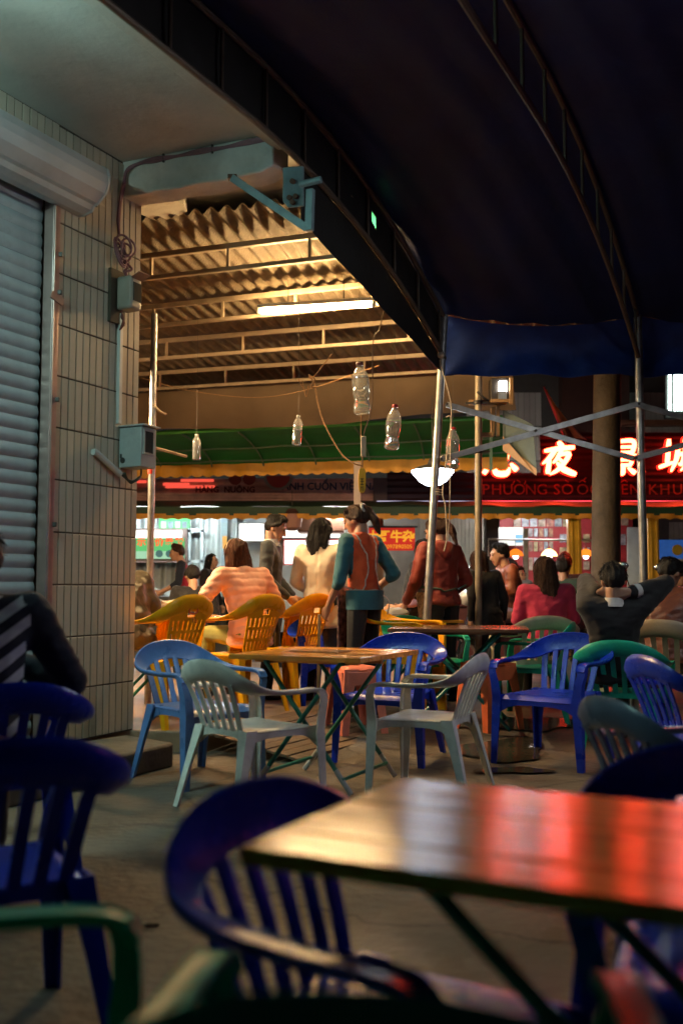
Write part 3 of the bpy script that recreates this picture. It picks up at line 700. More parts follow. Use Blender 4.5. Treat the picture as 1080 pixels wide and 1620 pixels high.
def brush(parent, name, m, strokes, c, S, grow, depth, yoff):
    b = MB()
    for i, st_ in enumerate(strokes):
        pts = catmull([(x, y, w) for x, y, w in st_], 5); L_, R_ = [], []; n = len(pts)
        for k, p in enumerate(pts):
            a_, b_ = pts[max(0, k - 1)], pts[min(n - 1, k + 1)]; dx, dy = b_.x - a_.x, b_.y - a_.y; l = math.hypot(dx, dy) or 1; dx, dy = dx / l, dy / l
            w = p.z / 2 + grow; ext = (-w * .45 if k == 0 else w * .45 if k == n - 1 else 0); q = V(p.x + dx * ext, p.y + dy * ext, 0)
            ww = w * (.72 if k in (0, n - 1) else 1)
            L_.append((q.x - dy * ww, q.y + dx * ww)); R_.append((q.x + dy * ww, q.y - dx * ww))
        rg_ = []
        for (lx, ly), (rx, ry) in zip(L_, R_):
            f = lambda x, y, d: V(c.x + (x - .5 + (y - .5) * .10) * S, c.y + d + i * .0006, c.z + (y - .5) * S)
            rg_.append([f(lx, ly, yoff), f(rx, ry, yoff), f(rx, ry, yoff + depth), f(lx, ly, yoff + depth)])
        b.rings(rg_)
    return b.build(name, m, parent, world=True, smooth=False)
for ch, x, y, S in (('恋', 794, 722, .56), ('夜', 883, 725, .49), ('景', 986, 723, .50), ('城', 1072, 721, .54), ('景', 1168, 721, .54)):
    c = W(x, y, YB - .16); e = brush(rs, 'character', neon_halo, BR[ch], c, S, .034, .08, 0); brush(e, 'lit_face', neon, BR[ch], c, S, .010, .01, -.016)
txo = mat('letter_orange', (.34, .05, .02), .5, var=0)
for ch, x, mk_ in (('P', 768, ''), ('H', 785, ''), ('U', 803, 'h'), ('O', 821, 'hg'), ('N', 839, ''), ('G', 857, ''), ('S', 880, ''), ('O', 897, 'g'), ('O', 921, 'ca'), ('C', 940, ''), ('Y', 966, ''), ('E', 987, 'c'), ('N', 1004, ''), ('K', 1032, ''), ('H', 1051, ''), ('U', 1071, ''), ('Ê', 1092, '')):
    p = W(x, 775, YB - .04); o = text(ch, .235, txo, 'letter', rs, p, sx=1.0, offset=-.0)
    t_ = V(p.x, p.y, p.z + .115); seg_ = []
    if 'h' in mk_: seg_.append([V(.075, 0, -.03), V(.10, 0, .02)])
    if 'g' in mk_: seg_.append([V(-.035, 0, .035), V(.02, 0, .0)])
    if 'c' in mk_: seg_.append([V(-.05, 0, .0), V(0, 0, .035), V(.05, 0, .0)])
    if 'a' in mk_: seg_.append([V(.02, 0, .045), V(.06, 0, .075)])
    for sg_ in seg_: MB().tube([t_ + q_ for q_ in sg_], .010, 6).build('accent', txo, rs, world=True)
b = MB(); pa = W(760, 794, YB - .1); pb = W(1250, 794, YB - .1); b.tube([pa, pb], .018, 8); b.build('tube_strip', glow('strip_red', (1, .06, .09), 1.6), rs, world=True)
b = MB(); pa = W(596, 794, YB - .1); pb = W(758, 794, YB - .1); b.tube([pa, pb], .016, 8); b.build('tube_strip', glow('strip_white', (.8, .75, 1), .55), rs, world=True)
panel('drip_edge', green_dark, rs, 612, 797, 1250, 806, YB - .08, .1)

# upper facade of the building behind the sign
fc = thing('tiled_facade', 'dim grey tiled upper facade behind the glowing sign', 'building', V(4, 17.6, 0))
ft_m = mat('facade_tile', (.34, .34, .30), .5, var=.1, vs=3, rndv=.12)
b = MB(); b.box((3.8, 18.3, 4.2), (17, .3, 8.2)); fw = b.build('wall', mat('facade_grout', (.05, .05, .045), .9), fc, world=True, smooth=False)
fm = MB(); fm.box((0, 0, 0), (.098, .02, .62)); fme = fm.mesh('tile'); fme.materials.append(ft_m)
pz = [3.15, 3.79, 4.43]
cnt = 0
for k in range(78):
    for z in pz:
        x = 2.35 + k * .106
        if 3.72 < x < 4.85 or cnt >= 300: continue
        if W(0, 0, 1) is None: continue
        o = bpy.data.objects.new('tile', fme); COL.objects.link(o); o.parent = fw; o.location = V(x, 18.145, z) - LOC[fc.name]; cnt += 1
panel('pilaster', mat('pilaster_red', (.055, .022, .016), .6), fc, 888, 520, 995, 690, 17.9, .3)
wnd = panel('window', dark_steel, fc, 1052, 588, 1130, 662, 17.8, .1)
panel('pane', glow('window_glow', (.75, 1, .95), 6), wnd, 1057, 592, 1061, 656, 17.76, .02)
panel('pane', glow('window_glow', (0, 0, 0), 1), wnd, 1066, 592, 1122, 650, 17.76, .02)
b = MB()
for k in range(6): b.tube(catmull([W(1068 + k * 3, 655, 17.7), W(1072 + k * 3, 640 - k * 2, 17.7), W(1080 + k * 2, 628 - k * 2, 17.7)], 4), .012, 5, r2=.003)
b.build('leaf', mat('leaf_green', (.03, .09, .02), .6), wnd, world=True)
panel('ledge', mat('ledge_rust', (.17, .07, .035), .7), fc, 980, 664, 1130, 672, 17.5, .2)

# stall interiors -----------------------------------------------------------
cm = mat('corrugated_white', (.52, .56, .55), .45, metal=.2, var=.12, vs=3, grime=.3, gs=4, gcol=(.2, .2, .18))
bw = thing('stall_wall', 'pale corrugated metal wall at the back of the left stall', 'wall', W(340, 960, 16.6))
corr(120, 810, 375, 1000, 16.6, .17, .03).build('sheet', cm, bw, world=True, angle=50)
corr(375, 810, 590, 1000, 16.9, .5, .012).build('sheet', cm, bw, world=True, angle=50)
panel('frame_post', mat('frame_teal', (.25, .33, .36), .5), bw, 350, 815, 360, 990, 16.45, .08)
panel('sticker', mat('sticker_yellow', (.6, .25, .03), .5), bw, 352, 848, 359, 868, 16.43, .01)
# green menu light box
lb = thing('menu_lightbox', 'green backlit menu box with red characters on the left stall wall', 'light box', W(250, 865, 16.2))
panel('frame', mat('box_frame', (.12, .07, .06), .5), lb, 195, 836, 296, 890, 16.2, .12)
panel('lit_top', glow('lightbox_white', (.93, 1, .93), 1.7), lb, 198, 839, 288, 851, 16.17, .02)
gp = panel('lit_face', glow('lightbox_green', (.13, .52, .17), .62), lb, 198, 851, 292, 872, 16.17, .02)
panel('lit_base', glow('lightbox_pale', (.36, .62, .40), .62), lb, 198, 872, 292, 884, 16.17, .02)
for i, (ch, x) in enumerate((('示', 224), ('价', 252), ('卷', 268), ('粉', 284))): text(ch, .15, glow('ink_red_lit', (.9, .10, .03), .8), 'lettering', lb, W(x, 858, 16.15), ex=.002, offset=.004)
for x in (252, 268): disc('dish_photo', glow('dish_dark', (.08, .16, .14), .6), lb, x, 876, .06, 16.16)
hp = thing('picture_header', 'green strip of food pictures above the menu light box', 'sign', W(275, 827, 16.3))
panel('board', mat('header_green', (.03, .30, .07), .5), hp, 252, 817, 300, 836, 16.3, .04)
for x in (259, 270, 281, 292): panel('picture', mat('picture_pale%d' % x, (.35, .38, .34) if x % 2 else (.12, .15, .2), .5, var=.4, vs=12), hp, x - 4, 825, x + 4, 835, 16.28, .01)
# frame door
df = thing('sliding_door', 'pale framed sliding door beside the menu light box', 'door', W(308, 970, 16.3))
for (x0, y0, x1, y1) in ((297, 838, 302, 915), (317, 838, 322, 915), (297, 836, 322, 842), (297, 886, 322, 890)): panel('frame', mat('frame_pale', (.4, .46, .48), .4), df, x0, y0, x1, y1, 16.3, .05)
def lamp_box(label, x0, y0, x1, y1, Y, col, s, fr=(.2, .2, .2)):
    t = thing('light_box', label, 'light box', W((x0 + x1) / 2, y1, Y), group='light boxes in the stalls')
    panel('frame', mat('lb_frame_%d' % x0, fr, .5), t, x0 - 2, y0 - 2, x1 + 2, y1 + 2, Y, .12); panel('lit_face', glow('lb_%d' % x0, col, s), t, x0, y0, x1, y1, Y - .02, .02); return t
lamp_box('blank white glowing light box behind the man in the dark jacket', 379, 829, 417, 855, 16.4, (1, 1, .95), 2.0)
lamp_box('wide white glowing light box between the two standing women', 428, 828, 538, 850, 16.5, (1, .97, .90), 1.3)
lamp_box('pale glowing sign edged red behind the beige coat', 450, 855, 545, 892, 16.0, (1, .86, .80), 1.5, (.5, .05, .05))
for i, y in enumerate((866, 876)): pass
# hood with dark rim and hanging pork-pink drum
hd = thing('paper_lantern', 'pale drum lantern with a dark cap hanging from the stall awning', 'lantern', W(467, 835, 14.4))
b = MB(); c = W(462, 822, 14.4); b.lathe([(.06, -.16), (.13, -.12), (.15, 0), (.13, .08)], 16, c); b.build('drum', mat('drum_pink', (.42, .22, .18), .6), hd, world=True)
b = MB(); b.lathe([(.13, .08), (.145, .10), (.12, .15), (.05, .17)], 16, c); b.build('cap', mat('drum_cap', (.06, .025, .02), .6), hd, world=True)
b = MB(); b.tube([c + Z * .16, c + Z * .42], .004, 5); b.build('cord', dark_steel, hd, world=True)
# range hood body
ho = thing('cooker_hood', 'dull copper cooker hood above the glowing signs', 'hood', W(500, 840, 15.6))
b = MB(); wrect(b, 470, 818, 545, 842, 15.6, .5); b.build('body', mat('hood_copper', (.30, .16, .11), .4, metal=.3), ho, world=True, bevel=.03)
# red banner
ban = thing('red_banner', 'red banner with yellow Chinese characters behind the vendor', 'banner', W(622, 855, 14.9))
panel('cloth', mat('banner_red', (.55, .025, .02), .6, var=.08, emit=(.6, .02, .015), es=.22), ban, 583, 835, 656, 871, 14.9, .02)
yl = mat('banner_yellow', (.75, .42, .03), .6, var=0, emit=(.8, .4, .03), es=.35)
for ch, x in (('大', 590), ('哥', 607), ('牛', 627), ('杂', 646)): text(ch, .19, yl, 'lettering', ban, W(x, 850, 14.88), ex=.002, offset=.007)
text('13097890505', .085, yl, 'lettering', ban, W(627, 865, 14.88), ex=.002)
panel('dark_post', mat('post_brown', (.13, .075, .04), .6), ban, 597, 815, 606, 960, 15.3, .1)
panel('cloth_rail', mat('post_dark', (.03, .03, .035), .6), ban, 583, 832, 660, 835, 14.92, .03)
# middle dark post, tiles, baskets
md = thing('stall_divider', 'dark upright divider between the two stalls', 'partition', W(780, 990, 15.6))
panel('panel', mat('divider_dark', (.03, .03, .036), .5), md, 768, 815, 788, 1000, 15.6, .2)
tl = thing('tiled_stall_back', 'grey tiled back wall between the banner and the divider', 'wall', W(715, 990, 16.6))
panel('wall', mat('back_grey', (.16, .16, .14), .6, var=.15), tl, 560, 812, 775, 1005, 16.6, .1)
for x in range(664, 768, 6): panel('tile', mat('back_tile', (.24, .24, .2), .5, rndv=.15), tl, x, 818, x + 5, 940, 16.56, .02)
# right stall : red boards with food pictures
rb = thing('menu_board', 'red wall of food picture menus inside the right stall', 'menu', W(860, 930, 16.8))
redb = mat('menu_red', (.34, .028, .035), .5, var=.1, vs=3)
panel('board', redb, rb, 790, 814, 1000, 1000, 16.9, .06)
r1 = random.Random(3)
pals = [(.42, .22, .13), (.36, .28, .22), (.4, .17, .12), (.38, .32, .18), (.3, .34, .38), (.32, .3, .33), (.22, .12, .09)]
def photo(x0, y0, x1, y1, Y=16.86):
    c = r1.choice(pals); panel('picture', mat('food_%d_%d' % (x0, y0), c, .4, var=.55, vs=14), rb, x0, y0, x1, y1, Y, .02)
for k in range(7): photo(812 + k * 13, 818, 823 + k * 13, 833)
for k in range(5): photo(836 + k * 8, 836, 842 + k * 8, 849)
for k in range(5): photo(836 + k * 8, 857, 842 + k * 8, 872)
for k in range(5): photo(836 + k * 8, 882, 842 + k * 8, 902)
for y in (845, 866, 888): photo(885, y, 897, y + 13); photo(922, y, 932, y + 13)
photo(979, 817, 993, 831); photo(979, 845, 989, 862)
wb = thing('white_board', 'blank white board with a blue corner in the right stall', 'board', W(806, 865, 16.6))
panel('board', mat('board_white', (.6, .66, .62), .5, var=.05), wb, 786, 834, 827, 863, 16.6, .04)
panel('blue_corner', mat('corner_blue', (.1, .3, .5), .5), wb, 815, 846, 826, 858, 16.58, .01)
wp2 = thing('white_door', 'pale door panel between the tent post and the yellow stall post', 'door', W(1010, 990, 16.5)); panel('panel', mat('door_pale', (.5, .56, .53), .5), wp2, 992, 834, 1024, 1000, 16.5, .05)
gpost = thing('grey_frame', 'grey upright frame with a horizontal lamp rail in the right stall', 'frame', W(832, 990, 15.5))
panel('upright', mat('frame_grey', (.25, .28, .29), .4, metal=.4), gpost, 828, 836, 835, 990, 15.6, .08)
b = MB(); b.tube([W(772, 880, 15.2), W(772, 853, 15.2), W(940, 855, 15.2)], .014, 8); b.build('lamp_rail', steel, gpost, world=True)
# pendant lamps
pg = {0: ((1, .22, .02), .75), 1: ((1, .62, .25), 2.6), 2: ((1, .24, .02), .85)}
for i, (x, lbl) in enumerate(((815, 'orange dome pendant lamp next to the divider'), (868, 'brightest orange dome pendant lamp with bare bulb showing'), (926, 'orange dome pendant lamp half hidden by the round pillar'))):
    c = W(x, 874, 15.2); t = thing('pendant_lamp', lbl, 'lamp', c, group='pendant lamps')
    b = MB(); b.lathe([(.125, -.055), (.12, -.03), (.095, .01), (.05, .045), (.02, .055)], 18, c, cap=False); b.build('shade', glow('shade_%d' % i, *pg[i]), t, world=True)
    b = MB(); b.lathe([(.02, .05), (.022, .08), (.01, .10)], 10, c); b.build('cap', mat('cap_red', (.4, .05, .02), .5), t, world=True)
    b = MB(); b.tube([c + Z * .1, V(c.x, c.y, W(x, 854, 15.2).z)], .004, 5); b.build('cord', dark_steel, t, world=True)
    b = MB(); b.ball(c + V(0, 0, -.06), .045); b.build('bulb', glow('bulb_%d' % i, (1, .9, .85), 5 if i == 1 else 3), t, world=True)
# blue poster and dark far-right shop
dk = thing('dark_shopfront', 'dark shop interior behind the blue poster', 'shop', W(1075, 990, 17.2)); panel('wall', mat('shop_dark', (.05, .045, .04), .6, var=.3), dk, 1020, 812, 1200, 1005, 17.2, .1)
for x in range(1058, 1110, 8): panel('tile', mat('back_tile2', (.22, .22, .19), .5, rndv=.2), dk, x, 826, x + 7, 860, 17.1, .02)
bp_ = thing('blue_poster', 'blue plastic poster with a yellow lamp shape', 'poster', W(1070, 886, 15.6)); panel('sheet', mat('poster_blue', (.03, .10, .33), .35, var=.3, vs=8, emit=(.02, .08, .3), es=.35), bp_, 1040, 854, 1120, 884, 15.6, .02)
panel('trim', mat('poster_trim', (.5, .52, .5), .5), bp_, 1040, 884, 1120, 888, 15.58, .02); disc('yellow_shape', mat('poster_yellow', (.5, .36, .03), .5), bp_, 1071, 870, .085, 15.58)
# bottom fill of the back street: low counter and bikes area
ct = thing('food_counter', 'low dark food counter in front of the left stall', 'counter', V(-3.4, 14.6, .12)); b = MB(); b.box((-3.2, 14.6, .55), (3.2, .6, .86)); b.box((-3.2, 14.58, 1.0), (3.3, .7, .05)); b.build('cabinet', mat('counter_dark', (.14, .15, .15), .5, var=.2), ct, world=True, bevel=.01)
ct = thing('serving_counter', 'low counter in front of the right stall', 'counter', V(3, 14.9, .12)); b = MB(); b.box((3.0, 14.9, .5), (3.4, .5, .76)); b.box((3, 14.88, .9), (3.5, .6, .05)); b.build('cabinet', mat('counter_red', (.16, .05, .045), .5, var=.2), ct, world=True, bevel=.01)

# globe lamp and floodlight
gl = thing('bowl_lamp', 'white glowing bowl lamp hanging behind the tilted tent post', 'lamp', W(684, 755, 10.9))
c = W(684, 746, 10.9)
b = MB(); b.lathe([(.012, -.16), (.08, -.148), (.15, -.105), (.20, -.044), (.235, .0), (.23, .01)], 24, c); b.build('bowl', glow('bowl_glow', (.74, .86, 1.0), 22), gl, world=True)
b = MB(); b.lathe([(.23, .011), (.17, .05), (.06, .08), (.03, .15)], 20, c); b.build('cap', mat('cap_dark', (.05, .05, .05), .5), gl, world=True)
b = MB(); b.tube([c + Z * .15, c + Z * .85], .006, 6); b.build('rod', dark_steel, gl, world=True)

# second street post with floodlight and timber bracket
lp0 = W(755, 1000, 9.5); lp0.z = gz(lp0.x, 9.5)
lp = thing('lamp_post', 'straight grey steel post carrying a floodlight and timber bracket', 'post', lp0)
b = MB(); b.tube([lp0, V(W(757, 590, 9.5).x, 9.5, 3.6)], .034, 14); b.build('pole', steel_dull, lp, world=True)
for y in (637, 714): b = MB(); p = W(755, y, 9.5); b.lathe([(.036, -.02), (.044, -.015), (.044, .015), (.036, .02)], 14, p); b.beam(p + V(-.12, -.02, -.01), p + V(.12, .0, .0), .02, .02); b.build('clamp', dark_steel, lp, world=True)
b = MB(); b.tube(catmull([W(755, 620, 9.47), W(763, 628, 9.45), W(772, 634, 9.5)], 4), .012, 6); b.build('hook', dark_steel, lp, world=True)
timber = mat('timber', (.36, .22, .10), .7, var=.25, vs=10, stretch=(1, 1, .2))
b = MB(); b.beam(W(741, 637, 9.55), W(800, 637, 9.55), .05, .05); b.beam(W(779, 645, 9.6), W(779, 690, 9.6), .04, .06, up=V(0, 1, 0)); b.beam(W(787, 642, 9.6), W(787, 690, 9.6), .03, .06, up=V(0, 1, 0)); b.beam(W(760, 688, 9.56), W(780, 688, 9.56), .05, .04); b.beam(W(757, 707, 9.6), W(774, 707, 9.6), .05, .035)
b.build('timber_bracket', timber, lp, world=True, bevel=.004)
fl = thing('floodlight', 'box floodlight with a bright face beside the steel post', 'light', W(790, 620, 9.5))
b = MB(); wrect(b, 776, 598, 806, 632, 9.45, .16); b.build('case', dark_steel, fl, world=True, bevel=.006)
b = MB(); wrect(b, 789, 603, 801, 619, 9.43, .03); b.build('lens', glow('flood_glow', (1, .93, .82), 25), fl, world=True)
b = MB(); wrect(b, 788, 619, 801, 631, 9.43, .03); b.build('reflector', mat('flood_refl', (.45, .5, .5), .3, metal=.6), fl, world=True)
b = MB(); b.beam(W(808, 598, 9.42), W(808, 640, 9.42), .03, .03, up=V(0, 1, 0)); b.beam(W(776, 634, 9.45), W(808, 634, 9.45), .03, .03); b.build('cradle', timber, fl, world=True)

# round concrete pillar
c0 = W(957, 900, 11.0); pil = thing('utility_pole', 'thick round concrete pole in front of the glowing sign', 'pole', (c0.x - .03, 11, gz(0, 11)))
b = MB(); ctop = W(962, 400, 11.0)
b.tube([V(lerp(c0.x - .03, ctop.x, k / 8), 11, lerp(gz(0, 11), 5.2, k / 8)) for k in range(9)], .165, 20, r2=.14); b.build('shaft', mat('pole_concrete', (.10, .078, .055), .85, var=.25, vs=4, bump=.5, bs=25, grime=.4, gs=3), pil, world=True)

# upper green awning behind the shed
ga = thing('barrel_awning', 'green barrel awning with orange valance behind the hanging bottles', 'awning', V(-1, 11.6, 2.5))
AL0 = V(-3.8, 12.75, 0); AL1 = V(1.95, 11.7, 0); ad = (AL1 - AL0).normalized(); an = V(-ad.y, ad.x, 0)
def gaw(u, v):
    t = v * math.pi / 2 * .92; p = lerp(AL0, AL1, u) + an * (1.25 * math.sin(t))
    zt = lerp(3.08, 3.17, u); return p + Z * (zt - lerp(.27, .36, u) * (1 - math.cos(t)) - .02 * abs(math.sin(u * 6 * math.pi)) * math.sin(v * math.pi))
b = MB(); b.sheet(60, 12, gaw, .004); b.build('canopy', green_aw, ga, world=True, angle=60)
b = MB(); b.tube([gaw(k / 20, 0) + V(0, -.01, .0) for k in range(21)], .028, 8); b.build('top_hem', green_edge, ga, world=True)
gp_m = mat('awning_pipe', (.10, .17, .11), .45, metal=.3)
for k in range(8):
    u = (k + .5) / 8; b = MB(); b.tube([gaw(u, j / 8) - Z * .035 for j in range(9)], .012, 6); b.build('rib', gp_m, ga, world=True)
for v in (.45, .8):
    b = MB(); b.tube([gaw(k / 20, v) - Z * .05 for k in range(21)], .012, 6); b.build('cross_pipe', gp_m, ga, world=True)
b = MB(); e0_, e1_ = gaw(0, 1), gaw(1, 1)
b.sheet(300, 2, lambda u, v: lerp(e0_, e1_, u) + V(0, -.01 + .02 * math.sin(u * 90), -.15 * v - (.025 * abs(math.sin(u * 38 * math.pi)) if v == 1 else 0)), .003); b.build('valance', yellow_val, ga, world=True, angle=60)
# lifted end corner
b = MB(); b.prism([W(795, 648, 11.2), W(842, 672, 11.0), W(848, 742, 11.0), W(812, 712, 11.2), W(795, 690, 11.2)], (0, .02, 0)); b.build('end_gusset', mat('gusset', (.10, .14, .13), .6), ga, world=True, smooth=False)
b = MB(); b.prism([W(795, 690, 11.18), W(812, 712, 11.18), W(848, 742, 10.98), W(848, 752, 10.98), W(795, 712, 11.18)], (0, .02, 0)); b.build('gusset_trim', mat('gusset_trim', (.42, .25, .12), .6), ga, world=True, smooth=False)
b = MB(); b.beam(W(776, 690, 11.3), W(776, 745, 11.3), .03, .03, up=V(0, 1, 0)); b.build('end_strut', gp_m, ga, world=True)
# support column of the awning (behind rope tag)
ac = thing('awning_column', 'pale square column under the green awning beside the vendor', 'post', V(W(565, 800, 12.6).x, 12.6, .12))
b = MB(); g = W(565, 800, 12.6); b.beam(V(g.x, 12.6, .12), V(g.x, 12.6, 2.75), .09, .09, up=V(0, 1, 0)); b.build('shaft', mat('column_pale', (.36, .27, .2), .6, var=.15), ac, world=True, bevel=.006)
# pennant flag
fg = thing('pennant_flag', 'narrow pink and yellow furled flag above the glowing sign', 'flag', W(893, 690, 13.5))
b = MB(); b.tube([W(860, 612, 13.5), W(897, 705, 13.5)], .012, 6); b.build('staff', mat('staff_pink', (.5, .05, .08), .5), fg, world=True)
def ff(u, v):
    a0 = lerp(W(862, 617, 13.5), W(893, 690, 13.5), u); wv = .02 + .28 * u * u
    return a0 + V(wv * v, .04 * math.sin(v * 9 + u * 4), -.05 * v * u)
b = MB(); b.sheet(16, 10, ff, .004); b.build('cloth', mat('flag_cloth', (.5, .14, .05), .6, var=.5, vs=3), fg, world=True)

# ================================================================== CHAIRS, STOOLS, TABLES
def rail_sections(zs=1.0, n=4):
    P = [(0, -.325, .727), (.09, -.322, .720), (.17, -.308, .697), (.235, -.275, .662), (.278, -.215, .632), (.292, -.12, .618), (.293, .03, .612), (.288, .15, .614), (.284, .215, .606), (.283, .245, .575)]
    Wd = [(0, -.18, .98), (.08, -.18, .97), (.3, -.2, .93), (.55, -.2, .8), (.85, -.1, .5), (1, 0, .12), (1, 0, 0), (1, 0, 0), (1, 0, 0), (1, 0, 0)]
    H = [.058, .058, .057, .054, .045, .033, .029, .030, .031, .031]
    ps = catmull([V(p[0], p[1], p[2] * zs) for p in P], n); ws = catmull(Wd, n); hs = [x.x for x in catmull([(h, 0, 0) for h in H], n)]
    half = list(zip(ps, ws, hs)); full = [(V(-p.x, p.y, p.z), V(-w.x, w.y, w.z), h) for p, w, h in half[:0:-1]] + half
    rings = []
    for i, (p, w, h) in enumerate(full):
        t = (full[min(i + 1, len(full) - 1)][0] - full[max(0, i - 1)][0]).normalized()
        w = (w - t * w.dot(t)).normalized(); nn = t.cross(w); ring = []
        for k in range(12):
            a = k * math.pi / 6; c, s_ = math.cos(a), math.sin(a)
            x = math.copysign(abs(c) ** .7, c) * h; y = math.copysign(abs(s_) ** .8, s_) * .0105
            y += (-.006 if abs(c) > .6 else .002)
            ring.append(p + w * x + nn * y)
        rings.append(ring)
    return rings, n
def lplate(path, ws, sx, sy):        # L-section leg: corner path, flange widths, flange directions
    b = MB(); th = .010
    def ring(p, w, ax):
        p = V(*p)
        if ax == 0: return [p, p + V(sx * w, 0, 0), p + V(sx * w, sy * th, 0), p + V(0, sy * th, 0)]
        return [p + V(0, sy * th * .98, 0), p + V(sx * th, sy * th * .98, 0), p + V(sx * th, sy * w, 0), p + V(0, sy * w, 0)]
    for ax in (0, 1): b.rings([ring(p, w, ax) for p, w in zip(path, ws)])
    return b
def seat_bm(w0=.205, w1=.245, y0=-.205, y1=.245, z=.425):
    b = MB()
    def sf(u, v):
        x = (u * 2 - 1); wdt = lerp(w0, w1, v); zz = z - .014 * (1 - x * x) * math.sin(math.pi * min(1, v * 1.05))
        if v > .86: zz -= .035 * ((v - .86) / .14) ** 2
        if abs(x) > .88: zz -= .012 * ((abs(x) - .88) / .12) ** 2
        return V(x * wdt, lerp(y0, y1, v), zz)
    b.sheet(20, 16, sf, .008)
    for sx in (-1, 1):
        for k in range(8):
            a0, a1 = k / 8, (k + 1) / 8
            def q(a): 
                h = .035 + .05 * (2 * a - 1) ** 4; x = sx * (lerp(w0, w1, a) - .004); y = lerp(y0, y1, a)
                return [V(x, y, z - .008), V(x - sx * .010, y, z - .008), V(x - sx * .010, y, z - .012 - h), V(x, y, z - .012 - h)]
            b.rings([q(a0), q(a1)], cap=(k in (0, 7)))
    for (y, w, zz) in ((y1 - .004, w1, z - .032), (y0 + .004, w0, z - .006)):
        for k in range(8):
            def q2(a):
                h = .032 + .05 * (2 * a - 1) ** 4; x = lerp(-w, w, a)
                return [V(x, y, zz), V(x, y - .01, zz), V(x, y - .01, zz - h), V(x, y, zz - h)]
            b.rings([q2(k / 8), q2((k + 1) / 8)], cap=(k in (0, 7)))
    return b
def chair_parts(root, m, kind):
    zs = 1.0 if kind == 'slat' else 1.10
    rg, n = rail_sections(zs); mid = len(rg) // 2; k = 4 * n
    bk = MB().rings(rg[mid - k:mid + k + 1]).build('backrest', m, root, angle=50)
    MB().rings(rg[:mid - k + 1]).build('armrest', m, root, angle=50); MB().rings(rg[mid + k:]).build('armrest', m, root, angle=50)
    seat_bm().build('seat', m, root, angle=40)
    az = .606 * zs
    for sx in (1, -1):
        lplate([(sx * .297, .262, 0), (sx * .287, .254, .40), (sx * .296, .256, .50), (sx * .312, .252, az - .05), (sx * .312, .235, az + .004)], [.036, .058, .05, .046, .046], -sx, -1).build('leg', m, root, angle=40)
        lplate([(sx * .268, -.325, 0), (sx * .240, -.265, .25), (sx * .222, -.222, .425)], [.036, .05, .07], -sx, 1).build('leg', m, root, angle=40)
    if kind == 'slat':
        for i in range(6):
            u = -1 + 2 * i / 5; xt = .185 * u; xb = .152 * u
            zt = .735 - .036 * (abs(xt) / .17) ** 2.2 - .03; yt = -.322 + .014 * (abs(xt) / .17) ** 2
            pts = catmull([(xb, -.207, .415), (lerp(xb, xt, .4), -.243, .52), (lerp(xb, xt, .75), -.283, .62), (xt, yt, zt)], 3)
            wd = .038 if i in (0, 5) else .033
            ring = [[p + V(-wd / 2, .004, 0), p + V(0, .0065, 0), p + V(wd / 2, .004, 0), p + V(wd / 2, -.005, 0), p + V(-wd / 2, -.005, 0)] for p in pts]
            MB().rings(ring).build('slat', m, bk, angle=50)
    else:
        def pf(u, v):
            x = u * 2 - 1; hw = lerp(.135, .205, v ** .8); y = lerp(-.205, -.325, v ** .9) + .02 * x * x * (1 - v * .5)
            return V(x * hw, y, .42 + v * (.735 * zs - .45))
        def slot(i, j):
            if 19 <= i <= 27 and 27 <= j <= 30: return False
            if (i % 6) in (3, 4) and 2 < i < 44 and ((3 <= j <= 8) or (11 <= j <= 16) or (19 <= j <= 24)): return False
            return True
        MB().sheet(47, 34, pf, .008, slot).build('back_panel', m, root, angle=40)
        for sx in (1, -1):
            def sp_(u, v): return V(sx * (.300 + .01 * v), lerp(.255, .02 + .08 * (1 - v), u), lerp(.39, az, v))
            MB().sheet(22, 24, sp_, .008 * (1 if sx > 0 else -1), lambda i, j: ((i - 11) / 4.6) ** 2 + ((j - 12) / 7.2) ** 2 > 1).build('side_panel', m, root, angle=40)
            MB().prism([(sx * .297, .25, 0), (sx * .297, .17, .0), (sx * .297, .13, .40), (sx * .297, .25, .40)], (-sx * .008, 0, 0)).build('leg_flare', m, root, smooth=False)
    bpy.context.view_layer.update()
def face(dx, dy): return math.atan2(dy, dx) - math.pi / 2      # rotation for a thing that looks along +Y locally
G_CH = 'plastic armchairs with slatted backs'
proto = thing('plastic_chair', 'white plastic armchair seen from behind, tucked at the wooden table', 'chair', (-.47, 5.40, 0), -R(46), G_CH)
chair_parts(proto, p_white, 'slat')
def chair(x, y, deg, m, label, scale=None, z=None):     # deg: 0 looks away from the camera, 90 looks right
    return dup(proto, (x, y, gz(x, y) if z is None else z), -R(deg), label, G_CH, m, scale)
chair(.49, 5.80, -66, p_teal, 'pale grey-blue plastic armchair seen from its side, facing left to the wooden table')
chair(-.86, 6.12, 135, p_lblue, 'light blue plastic armchair between the tiled wall and the wooden table', (1.02, 1.02, 1.05))
chair(.33, 6.78, 202, p_blue, 'dark blue plastic armchair behind the wooden table, in front of the salmon stool', 1.06)
chair(1.40, 6.68, 216, p_blue, 'shiny dark blue plastic armchair standing alone before the cream chair', 1.07)
chair(1.21, 3.50, 74, p_gblue, 'dusty grey-blue plastic chair just beyond the near table', 1.0)
chair(1.88, 5.25, 78, p_blue, 'dark blue chair cut by the frame below the man with hands behind his head', 1.03)
chair(1.97, 7.0, 24, p_green, 'green plastic chair that the man in the black suit sits on')
chair(1.64, 8.55, -8, p_cream, 'cream plastic chair that the woman in the pink top sits on', 1.03)
chair(2.42, 7.45, 28, p_cream, 'cream plastic chair holding the person in the brown jacket', 1.12)
chair(.72, 8.75, 150, p_green, 'green plastic chair behind the reddish table, near the tilted post')
chair(1.55, 8.15, -70, p_green, 'green plastic chair at the end of the reddish table')
